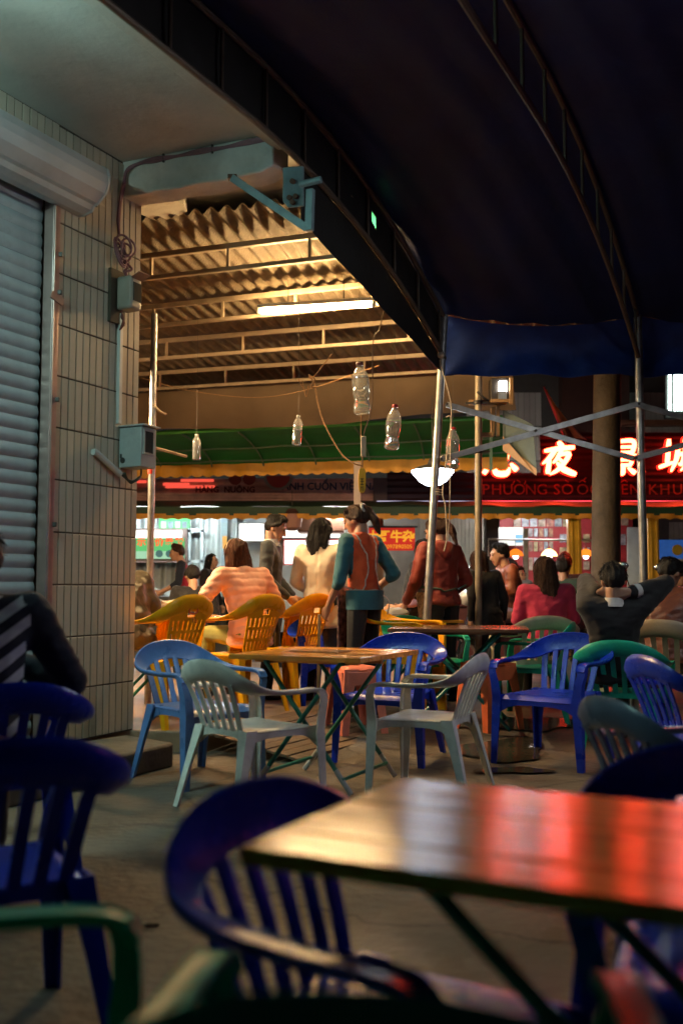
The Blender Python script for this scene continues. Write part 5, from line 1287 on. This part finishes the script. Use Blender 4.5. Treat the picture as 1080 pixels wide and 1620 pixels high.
# clothing colours
navy = cloth('jacket_navy', (.012, .018, .035)); blackc = cloth('suit_black', (.010, .009, .010), .8, .35); leather = mat('leather_olive', (.045, .032, .014), .38, var=.3, vs=7, bump=.8, bs=9)
orange_p = mat('puffer_orange', (.80, .38, .24), .55, var=.12, vs=6, bump=.25, bs=14, sheen=.2)
beige = cloth('coat_beige', (.66, .57, .42), .85, .35, 7); teal_s = cloth('sleeve_teal', (.025, .115, .145)); vest = cloth('vest_orange', (.66, .085, .018), .75, .8, 14)
maroon = cloth('jacket_maroon', (.22, .025, .014), .6, .9, 11); rust_j = mat('jacket_rust', (.25, .07, .03), .4, var=.5, vs=7, bump=.6, bs=10); magenta = cloth('top_magenta', (.42, .022, .07), .9, .5, 20)
pinkred = cloth('shirt_red', (.48, .025, .06)); brown_l = mat('leather_brown', (.13, .045, .028), .4, var=.25, vs=6, bump=.7, bs=8); lilac = cloth('blouse_lilac', (.30, .18, .30)); greyc = cloth('suit_charcoal', (.035, .04, .042)); white_c = cloth('shirt_white', (.62, .60, .56))
denim = cloth('shirt_blue', (.09, .15, .25))
def gp_(x, y): return gz(x, y)

# vendor in orange vest
vm = [vest, teal_s]
v_, P, h = person('vendor woman in an orange-red vest with teal sleeves and ponytail, seen from behind', (.19, 8.15, .11), (-.74, .62), k=1.03, lean=7, head=(18, 22),
    J=dict(elL=(-.23, .07, 1.07), wrL=(-.19, .22, .86), elR=(.27, -.09, 1.12), wrR=(.20, .10, .97)), top=vest, topmats=vm, topsplit={'s': 1}, topname='vest', hair='pony', hairm=hair_d, sleeve=.25, collar=.05, bulk=1.02, voxel=.008, skinm=skin_d)
b = MB(); b.sheet(8, 14, lambda u, v: V(lerp(-.19, .15, u), .125 + .03 * math.sin(u * 3.1) + .01 * math.sin(u * 20), lerp(1.0, .38, v)), .006); b.build('apron', mat('apron_floral', (.42, .24, .16), .8, var=.95, vs=22), v_, angle=60)
bpy.context.view_layer.update(); vg = [o for o in v_.children if o.name.startswith('vest')][0]
b = MB()
for sx in (-1, 1): b.tube(snap(vg, catmull([V(sx * .09, .12, 1.36), V(sx * .10, .06, 1.45), V(sx * .10, -.05, 1.44), V(sx * .09, -.16, 1.32), V(sx * .07, -.17, 1.18), V(sx * .12, -.15, 1.05), V(sx * .16, -.08, .99)], 6)), .0065, 6)
b.build('apron_strap', mat('strap_pale', (.52, .36, .30), .7, var=.3, vs=40), v_)
b = MB(); b.tube(snap(vg, [V(.2 * math.cos(t), .16 * math.sin(t) - .01, 1.0) for t in [k * math.pi / 16 for k in range(32)]]), .010, 6, closed=True); b.tube(catmull(snap(vg, [V(.1, -.15, .99)]) + [V(.12, -.15, .90), V(.11, -.14, .80)], 4), .006, 5); b.build('waist_tie', mat('strap_pale', (0, 0, 0)), v_)
b = MB(); b.tube([V(*h(.04 * math.cos(t), -.105, .06 + .04 * math.sin(t))) for t in [k * math.pi / 6 for k in range(12)]], .013, 6, closed=True); b.build('hair_clip', mat('clip_silver', (.6, .62, .6), .25, metal=.5), v_)
b = MB(); b.sheet(20, 3, lambda u, v: V(.172 * math.cos(u * 2 * math.pi), .128 * math.sin(u * 2 * math.pi), lerp(.99, .84, v)), .004); b.build('jumper_hem', teal_s, v_)
b = MB(); b.tube([V(-.235, .27, .80), V(-.16, .35, .10)], .013, 8); b.build('walking_stick', timber, v_)
# woman in orange puffer
pd = lambda c: .009 * abs(math.sin((c.z + .25 * c.y + .012 * noise.noise(c * 7)) * math.pi / .062)) ** .5 - .006 + .004 * noise.noise(V(c.x * 30, c.y * 30, c.z * 12))
w_, P, h = person('woman in an orange quilted jacket with long brown hair, seated on a yellow chair', (-.74, 8.15, .235), (-.62, .78), base=SIT, k=1.07, lean=16, head=(-6, 16), J=dict(elL=(-.33, .10, .80), wrL=(-.22, .34, .74), elR=(.30, .12, .78), wrR=(.17, .36, .74)), top=orange_p, hair='long', hairm=hair_b, bulk=1.14, coat=.07, disp=pd, collar=.06, voxel=.009, pants=cloth('skirt_olive', (.22, .20, .03)))
b = MB(); b.tube([V(*h(.083 * math.cos(t), -.01, .035 + .093 * math.sin(t))) for t in [k * math.pi / 12 for k in range(13)]], .008, 6); b.build('headband', mat('headband', (.55, .40, .22), .4), w_)
# man in charcoal jacket
m_, P, h = person('young man in a charcoal jacket and white collar standing and looking down', (-.66, 9.0, .16), (.90, -.12), k=.985, lean=5, head=(0, 26), J=dict(elL=(-.23, .03, 1.10), wrL=(-.2, .2, .92), elR=(.23, .03, 1.08), wrR=(.18, .22, .92)), top=greyc, hair='short', collar=None, voxel=.008)
b = MB(); b.sheet(20, 3, lambda u, v: V(lerp(.066, .086, v) * math.cos(u * 2 * math.pi), P['neck'].y + lerp(.064, .082, v) * math.sin(u * 2 * math.pi), P['neck'].z + lerp(.03, -.035, v)), .004); b.build('shirt_collar', white_c, m_)
# woman in beige coat
c_, P, h = person('woman in a long beige coat with straight black hair, standing with her back turned', (-.19, 8.9, .13), (.25, .97), k=.98, lean=3, head=(-28, 12), J=dict(elL=(-.25, .05, 1.10), wrL=(-.16, .22, 1.0), elR=(.26, .0, 1.08), wrR=(.24, .16, .90)), top=beige, hair='lob', collar=.05, coat=.22, bulk=1.06, voxel=.009)
# person in olive leather jacket beside wall
l_, P, h = person('person in an olive leather jacket bending over the table, half hidden by the tiled wall', (-1.62, 7.75, .20), (-.62, .78), base=SIT, k=1.12, lean=32, head=(0, 10), top=leather, hair='short', bulk=1.28, coat=.06, disp=lambda c: .022 * noise.noise(V(c.x * 6, c.y * 6, c.z * 12)) + .01 * noise.noise(c * 17))
# man with glasses
d_, P, h = person('dark-haired man in a navy jacket with glasses behind the vendor', (.66, 9.75, .05), (.93, -.2), k=.95, lean=14, head=(0, 8), J=dict(elL=(-.24, .06, 1.12), wrL=(-.16, .30, 1.06), elR=(.24, .1, 1.10), wrR=(.16, .34, 1.04)), top=navy, hair='short', bulk=1.1, collar=.05)
b = MB()
for sx in (-1, 1): b.tube([V(*h(sx * .034 + .022 * math.cos(t), .098, .008 + .016 * math.sin(t))) for t in [k * math.pi / 6 for k in range(12)]], .0025, 5, closed=True); b.tube([V(*h(sx * .056, .095, .012)), V(*h(sx * .078, .0, .012))], .0025, 5)
b.build('glasses', dark_steel, d_)
# woman in maroon jacket
r_, P, h = person('woman in a maroon rain jacket standing behind the tilted tent post', (.93, 9.15, .11), (-.55, .83), k=1.01, lean=8, head=(30, 20), J=dict(elL=(-.27, .06, 1.08), wrL=(-.24, .24, .90), elR=(.28, .0, 1.10), wrR=(.20, .16, .96)), top=maroon, hair='pony', hairm=hair_d, bulk=1.16, coat=.03, collar=.06, voxel=.009)
b = MB(); b.sheet(8, 12, lambda u, v: V(-.19 + .03 * math.sin(v * 3), lerp(-.02, .16, u), lerp(.99, .45, v)), .006); b.build('apron', mat('apron_lace', (.42, .38, .32), .8, var=.5, vs=40), r_)
blob('hood', [(0, [(tuple(P['neck'] + V(-.07, -.05, -.01)), .05), (tuple(P['neck'] + V(.07, -.05, -.01)), .05), (tuple(P['neck'] + V(0, -.10, -.09)), (.07, .045, .06))])], [maroon], r_, .012, 3)
bpy.context.view_layer.update(); rg_ = [o for o in r_.children if o.name.startswith('jacket')][0]
b = MB(); b.tube(snap(rg_, [V(.22 * math.cos(t), .17 * math.sin(t), 1.03) for t in [k * math.pi / 16 for k in range(32)]]), .009, 6, closed=True); b.build('waist_tie', mat('tie_green', (.05, .08, .06), .7), r_)
# lilac sleeves
person('person in a lilac blouse reaching across the far dining table', (1.02, 9.75, .08), (-.9, .0), base=STAND, k=.90, lean=22, head=(0, 22), J=dict(elL=(-.22, .30, 1.04), wrL=(-.14, .56, .98), elR=(.22, .24, 1.04), wrR=(.12, .48, .98)), top=lilac, hair='lob', sleeve=.55, voxel=.011)
# woman with brown hair, dark coat
person('woman with long brown hair in a black coat beside the straight steel post', (1.42, 9.6, .10), (-.5, .85), k=.86, lean=16, head=(0, 20), top=blackc, hair='long', hairm=hair_d, coat=.15, bulk=1.08, voxel=.011)
# man on motorbike
mk, P, h = person('man in a rust and black jacket sitting on a motorbike, lit red', (1.86, 10.6, .36), (-.96, -.1), base=SIT, k=1.02, lean=14, head=(5, 14), J=dict(elL=(-.25, .12, .74), wrL=(-.2, .34, .74), elR=(.25, .12, .74), wrR=(.2, .34, .74)), top=rust_j, hair='short', bulk=1.12, voxel=.010, pants=cloth('jeans_pale', (.30, .18, .18)))
# woman in pink top
person('woman in a magenta top with long dark hair seated on the cream chair', (1.76, 8.6, .155), (.05, 1), base=SIT, k=1.0, lean=2, head=(14, 6), top=magenta, hair='long', hairm=hair_d, bulk=1.12, voxel=.010)
# man in black suit, hands behind head
Jm = dict(elL=(-.14, .30, 1.14), elR=(.37, .03, 1.12), wrL=(-.10, -.06, 1.06), wrR=(.11, -.13, 1.06))
s_, P, h = person('man in a black suit leaning back with his hands clasped behind his head', (1.87, 6.92, .06), (.12, .99), base=SIT, k=1.0, lean=-10, head=(0, 4), J=Jm, top=blackc, hair='short', bulk=1.18, voxel=.008, coat=.05,
    hands={'L': ((1, -.25, -.05), (.1, .8, .2)), 'R': ((-1, -.15, -.05), (.1, .8, .2))})
b = MB(); el, wr = V(*Jm['elR']), V(*Jm['wrR']); b.tube([lerp(el, wr, .80), lerp(el, wr, .93)], .051, 14); b.build('shirt_cuff', white_c, s_)
b = MB(); b.sheet(16, 3, lambda u, v: V(lerp(.062, .085, v) * math.cos(u * math.pi * 2), P['neck'].y + lerp(.062, .08, v) * math.sin(u * math.pi * 2), P['neck'].z + lerp(.02, -.04, v)), .004); b.build('shirt_collar', white_c, s_)
# person in brown jacket
person('person in a brown leather jacket slouched in a cream chair at the frame edge', (2.44, 7.5, .10), (.45, .9), base=SIT, k=1.03, lean=12, head=(-20, 30), top=brown_l, hair='short', bulk=1.25, voxel=.011)
# far figures
person('man in a red shirt with dark sleeves working at the left stall', (-2.05, 13.4, .12), (-.97, -.1), k=.98, lean=14, head=(0, 12), J=dict(elL=(-.25, .12, 1.12), wrL=(-.2, .36, 1.0), elR=(.25, .12, 1.12), wrR=(.2, .36, 1.0)), top=pinkred, topmats=[pinkred, navy], topsplit={'s': 1}, hair='short', hairm=hair_d, voxel=.013, sleeve=.4)
person('far woman in a black headscarf and dark dress beside the sliding door', (-1.82, 13.9, .12), (.6, -.2), k=.90, top=blackc, hair='long', coat=.35, bulk=1.1, voxel=.014)
person('far dark-haired man in black behind the orange jacket', (-.80, 12.6, .12), (-.8, -.1), k=.86, lean=8, head=(0, 14), top=blackc, hair='short', voxel=.014)
person('far person in a dark coat near the stall wall sticker', (-1.52, 14.2, .12), (.4, .6), k=.80, lean=15, top=blackc, hair='short', voxel=.015)
person('far person in a denim shirt behind the tent post', (3.42, 13.2, .12), (.8, -.3), base=SIT, k=1.08, lean=10, head=(0, 20), top=denim, hair='short', voxel=.014)
person('far diner in a pale checked shirt under the blue poster', (4.42, 13.6, .12), (.9, -.3), base=SIT, k=1.05, lean=12, head=(0, 24), top=cloth('shirt_check', (.30, .32, .30), .9, .2, 9, .8), hair='short', voxel=.014)
person('far person in a dark top with a red scarf behind the round pole', (2.90, 13.0, .12), (.3, .9), base=SIT, k=1.18, lean=0, top=cloth('top_dark', (.05, .02, .02)), hair='short', voxel=.014, collar=.03)
person('far person in white behind the woman in the magenta top', (2.35, 13.4, .12), (.5, -.6), base=SIT, k=1.04, top=white_c, hair='short', voxel=.014)
person('seated diner in a grey hooded top between the rust jacket and the magenta top', (2.02, 11.6, .14), (-.3, .9), base=SIT, k=1.08, lean=8, top=cloth('hood_grey', (.10, .10, .11)), hair='short', voxel=.0126)
person('seated diner in a dark green jacket behind the black suit', (2.62, 11.9, .14), (.5, .8), base=SIT, k=1.1, lean=4, top=cloth('jacket_green', (.03, .06, .045)), hair='short', voxel=.0126)
person('seated woman in a wine red coat right of the round pole', (3.15, 11.8, .14), (-.5, .8), base=SIT, k=1.06, lean=6, top=cloth('coat_wine', (.12, .02, .03)), hair='lob', hairm=hair_d, voxel=.0126)
person('seated diner in a black jacket beyond the tan handbag', (-1.55, 10.6, .16), (-.3, .9), base=SIT, k=1.0, lean=14, head=(0, 18), top=blackc, hair='short', voxel=.0126)
# clutter on the stall counters
r5 = random.Random(11); cols = [(.35, .03, .02), (.05, .14, .04), (.42, .36, .2), (.10, .05, .025), (.4, .4, .38), (.45, .2, .03)]
places = ['left end of the left counter', 'left counter below the green menu', 'left counter by the red-shirted man', 'left counter beside the sliding door', 'left counter near its right end', 'right counter at its left end', 'right counter under the first pendant lamp', 'right counter under the bright pendant lamp', 'right counter by the wide yellow post', 'right counter at its right end']
for q in range(10):
    x = (-4.4 + q * .52) if q < 5 else (1.7 + (q - 5) * .6); y = 14.45 if q < 5 else 14.75; z0 = 1.027 if q < 5 else .928; hh_ = r5.uniform(.16, .28); rr_ = r5.uniform(.03, .045); cm_ = mat('sauce_%d' % q, cols[q % 6], .25, var=.1)
    t = thing('sauce_bottle', 'small sauce bottle standing on the ' + places[q], 'bottle', V(x, y, z0), group='sauce bottles on the counters')
    MB().lathe([(rr_ * .9, 0), (rr_, .01), (rr_, hh_ * .6), (rr_ * .4, hh_ * .78), (rr_ * .35, hh_ * .9)], 12).build('glass', cm_, t); MB().lathe([(rr_ * .42, hh_ * .9), (rr_ * .42, hh_), (rr_ * .3, hh_)], 10).build('cap', capr if q % 2 else capw, t)
    tag(MB().lathe([(.05, 0), (.09, .05), (.10, .09), (.094, .09), (.06, .02)], 14, (x + .2, y + .06, z0)).build('bowl', mat('bowl_steel', (.5, .5, .48), .25, metal=.7) if q % 3 else mat('bowl_white', (.6, .58, .54)), angle=40), 'food bowl standing on the ' + places[q], 'bowl', 'bowls on the counters')
# foreground person in striped jacket
stripe = bpy.data.materials.new('striped_jacket'); stripe.use_nodes = True
N = stripe.node_tree.nodes; L = stripe.node_tree.links; p = N['Principled BSDF']; p.inputs['Roughness'].default_value = .75
tc = N.new('ShaderNodeTexCoord'); sx_ = N.new('ShaderNodeSeparateXYZ'); L.new(tc.outputs['Object'], sx_.inputs[0])
def mth(op, a, b=None):
    n = N.new('ShaderNodeMath'); n.operation = op
    for i, q in enumerate((a, b)):
        if q is None: continue
        if isinstance(q, (int, float)): n.inputs[i].default_value = q
        else: L.new(q, n.inputs[i])
    return n.outputs[0]
sl = mth('FRACT', mth('MULTIPLY', mth('SUBTRACT', sx_.outputs[2], mth('MULTIPLY', sx_.outputs[0], .7)), 12.0))
on = mth('GREATER_THAN', sl, .5)
inx = mth('MULTIPLY', mth('GREATER_THAN', sx_.outputs[0], .03), mth('LESS_THAN', sx_.outputs[0], .21)); fr_ = mth('MULTIPLY', mth('MULTIPLY', on, inx), mth('LESS_THAN', sx_.outputs[1], .02))
mx = N.new('ShaderNodeMix'); mx.data_type = 'RGBA'; mx.inputs[6].default_value = (.010, .014, .028, 1); mx.inputs[7].default_value = (.62, .66, .66, 1); L.new(fr_, mx.inputs[0]); L.new(mx.outputs[2], p.inputs['Base Color'])
person('blurred seated person in a navy jacket with white diagonal stripes', (-1.36, 3.75, .03), (-.42, .9), base=SIT, k=1.07, lean=6, head=(20, 12), J=dict(elR=(.34, .06, .70), wrR=(.05, .32, .80), elL=(-.3, .1, .72), wrL=(-.12, .3, .74)), top=navy, topmats=[stripe, navy], topsplit={'s': 1}, hair='short', bulk=1.12, coat=.06, voxel=.010)

# motorbikes
def motorbike(loc, rz, label, body_m):
    t = thing('motorbike', label, 'motorbike', loc, rz, 'motorbikes behind the diners'); blk = mat('rubber', (.015, .015, .015), .7); chrome = mat('chrome', (.5, .5, .5), .2, metal=1)
    for y in (-.62, .62):
        MB().tube([V(0, y + .25 * math.cos(a), .30 + .25 * math.sin(a)) for a in [k * math.pi / 14 for k in range(28)]], .045, 8, closed=True).build('tyre', blk, t)
        w = MB(); w.tube([V(0, y + .19 * math.cos(a), .30 + .19 * math.sin(a)) for a in [k * math.pi / 12 for k in range(24)]], .014, 6, closed=True)
        for k in range(6): w.tube([V(0, y, .30), V(0, y + .19 * math.cos(k * 1.047), .30 + .19 * math.sin(k * 1.047))], .008, 5)
        w.build('wheel', chrome, t)
    b = MB(); b.rings([[V(x * s, y, z + dz) for x, dz in ((-.10, -.10), (.10, -.10), (.13, .02), (.08, .10), (-.08, .10), (-.13, .02))] for y, z, s in ((-.75, .70, .4), (-.45, .66, 1), (-.1, .60, 1.05), (.12, .55, .8), (.36, .62, .9), (.50, .80, .6))]); b.build('body', body_m, t, angle=60)
    b = MB(); b.rings([[V(x * s, y, z + dz) for x, dz in ((-.11, -.03), (.11, -.03), (.12, .02), (.06, .05), (-.06, .05), (-.12, .02))] for y, z, s in ((-.72, .82, .7), (-.4, .79, 1.05), (-.02, .76, .9), (.08, .74, .5))]); b.build('seat', blk, t, angle=60)
    for sx in (-1, 1): MB().tube([V(sx * .07, .62, .30), V(sx * .07, .45, .85)], .02, 8).build('fork', chrome, t); MB().tube(catmull([V(0, .44, .98), V(sx * .15, .42, 1.02), V(sx * .33, .34, 1.02)], 4), .014, 8).build('handlebar', blk, t); b = MB(); b.tube([V(sx * .25, .38, 1.02), V(sx * .30, .40, 1.20)], .006, 6); b.ball(V(sx * .31, .41, 1.24), (.06, .015, .04)); b.build('mirror', chrome, t)
    b = MB(); b.ball(V(0, .52, .93), (.10, .09, .09)); b.build('headlight', mat('headlamp', (.6, .62, .66), .1, metal=.3), t); return t
motorbike((1.84, 10.6, .12), face(-.96, -.1), 'dark motorbike under the man in the rust jacket', mat('bike_dark', (.05, .02, .03), .25))
motorbike((3.15, 9.7, .12), face(-.5, -.85), 'red and silver motorbike parked beyond the brown jacket', mat('bike_red', (.30, .015, .012), .25))
motorbike((3.75, 10.6, .12), face(-.4, -.9), 'grey motorbike with shiny mirror beside the red one', mat('bike_grey', (.14, .13, .13), .3))

# ================================================================== REMAINING LAMPS (real fixtures outside the frame)
def fixture(label, p, q, col, s, cat='light', group='shop tube lights', drop=.3):
    t = thing('tube_light', label, cat, lerp(p, q, .5), group=group)
    MB().tube([p, q], .019, 10).build('tube', glow('fix_%s' % label[:24], col, s), t, world=True); b = MB(); b.beam(p + Z * .034, q + Z * .034, .03, .024); b.build('housing', mat('white_enamel', (.7, .68, .62)), t, world=True)
    for k in (.15, .85): b = MB(); c = lerp(p, q, k); b.tube([c + Z * .04, c + Z * drop], .003, 5); b.build('hanger', dark_steel, t, world=True)
    return t
cl_ = fixture('cool white tube hung under the shop canopy, outside the picture', wp(2.6, .55, SOF - .42), wp(3.8, .55, SOF - .42), (.50, .86, .82), 310, drop=.42)
b = MB(); b.prism([wp(2.72, .66, SOF - .80), wp(4.1, .66, SOF - .80), wp(4.1, .68, SOF - .80), wp(2.72, .68, SOF - .80)], (0, 0, .47)); b.build('light_blocker', dark_steel, cl_, world=True)  # added board, out of view, keeps this tube's light off the near ground
zt_ = 2.30
fixture('white tube above the left stall counter, behind the valance', V(-3.4, 15.5, zt_), V(-1.9, 15.5, zt_), (.85, 1, 1), 110, drop=.15)
fixture('white tube above the middle stall, behind the valance', V(-.3, 15.5, zt_), V(.9, 15.5, zt_), (1, .95, .88), 60, drop=.15)
fixture('white tube above the right stall menus, behind the valance', V(2.5, 15.7, zt_), V(3.7, 15.7, zt_), (1, .95, .92), 85, drop=.15)

# hooded warm tube under the tent and an LED sign, both just beyond the right edge of the picture
hw_ = fixture('hooded white tube under the blue tent, outside the picture', V(2.75, 4.5, 3.15), V(2.75, 5.9, 3.15), (.88, .96, 1), 65, drop=.8)
b = MB(); b.sheet(10, 1, lambda u, v: V(2.75 + .16 * math.sin((u - .5) * 2.4), lerp(4.4, 6.0, v), 3.235 - .06 * (1 - math.cos((u - .5) * 2.4))), .004); b.build('hood', dark_steel, hw_, world=True)  # hood added to keep this tube's light off the tarpaulin
led = thing('led_sign', 'red and blue LED strip sign, outside the picture', 'sign', V(3.2, 3.6, 1.5))
MB().tube([V(3.2, 3.2, 1.75), V(3.2, 4.2, 1.75)], .02, 8).build('red_strip', glow('led_red', (1, .03, .04), 9), led, world=True)
MB().tube([V(3.2, 3.2, 1.55), V(3.2, 4.2, 1.55)], .02, 8).build('blue_strip', glow('led_blue', (.05, .06, 1), 12), led, world=True)
b = MB(); b.box((3.26, 3.7, .95), (.05, 1.1, 1.9)); b.build('board', dark_steel, led, world=True)
hl_ = fixture('warm tube deep in the shed, hidden behind the tiled wall', V(-2.85, 7.9, 2.95), V(-2.7, 9.0, 2.95), (1, .68, .36), 1150, drop=.7)
b = MB(); b.sheet(10, 1, lambda u, v: lerp(V(-2.87, 7.8, 0), V(-2.68, 9.1, 0), v) + V(.17 * math.sin((u - .5) * 2.6), 0, 3.045 - .13 * (1 - math.cos((u - .5) * 2.6))), .004); b.build('hood', mat('hood_enamel', (.5, .5, .46), .5), hl_, world=True)  # hood added, out of view, to keep direct light off the roof
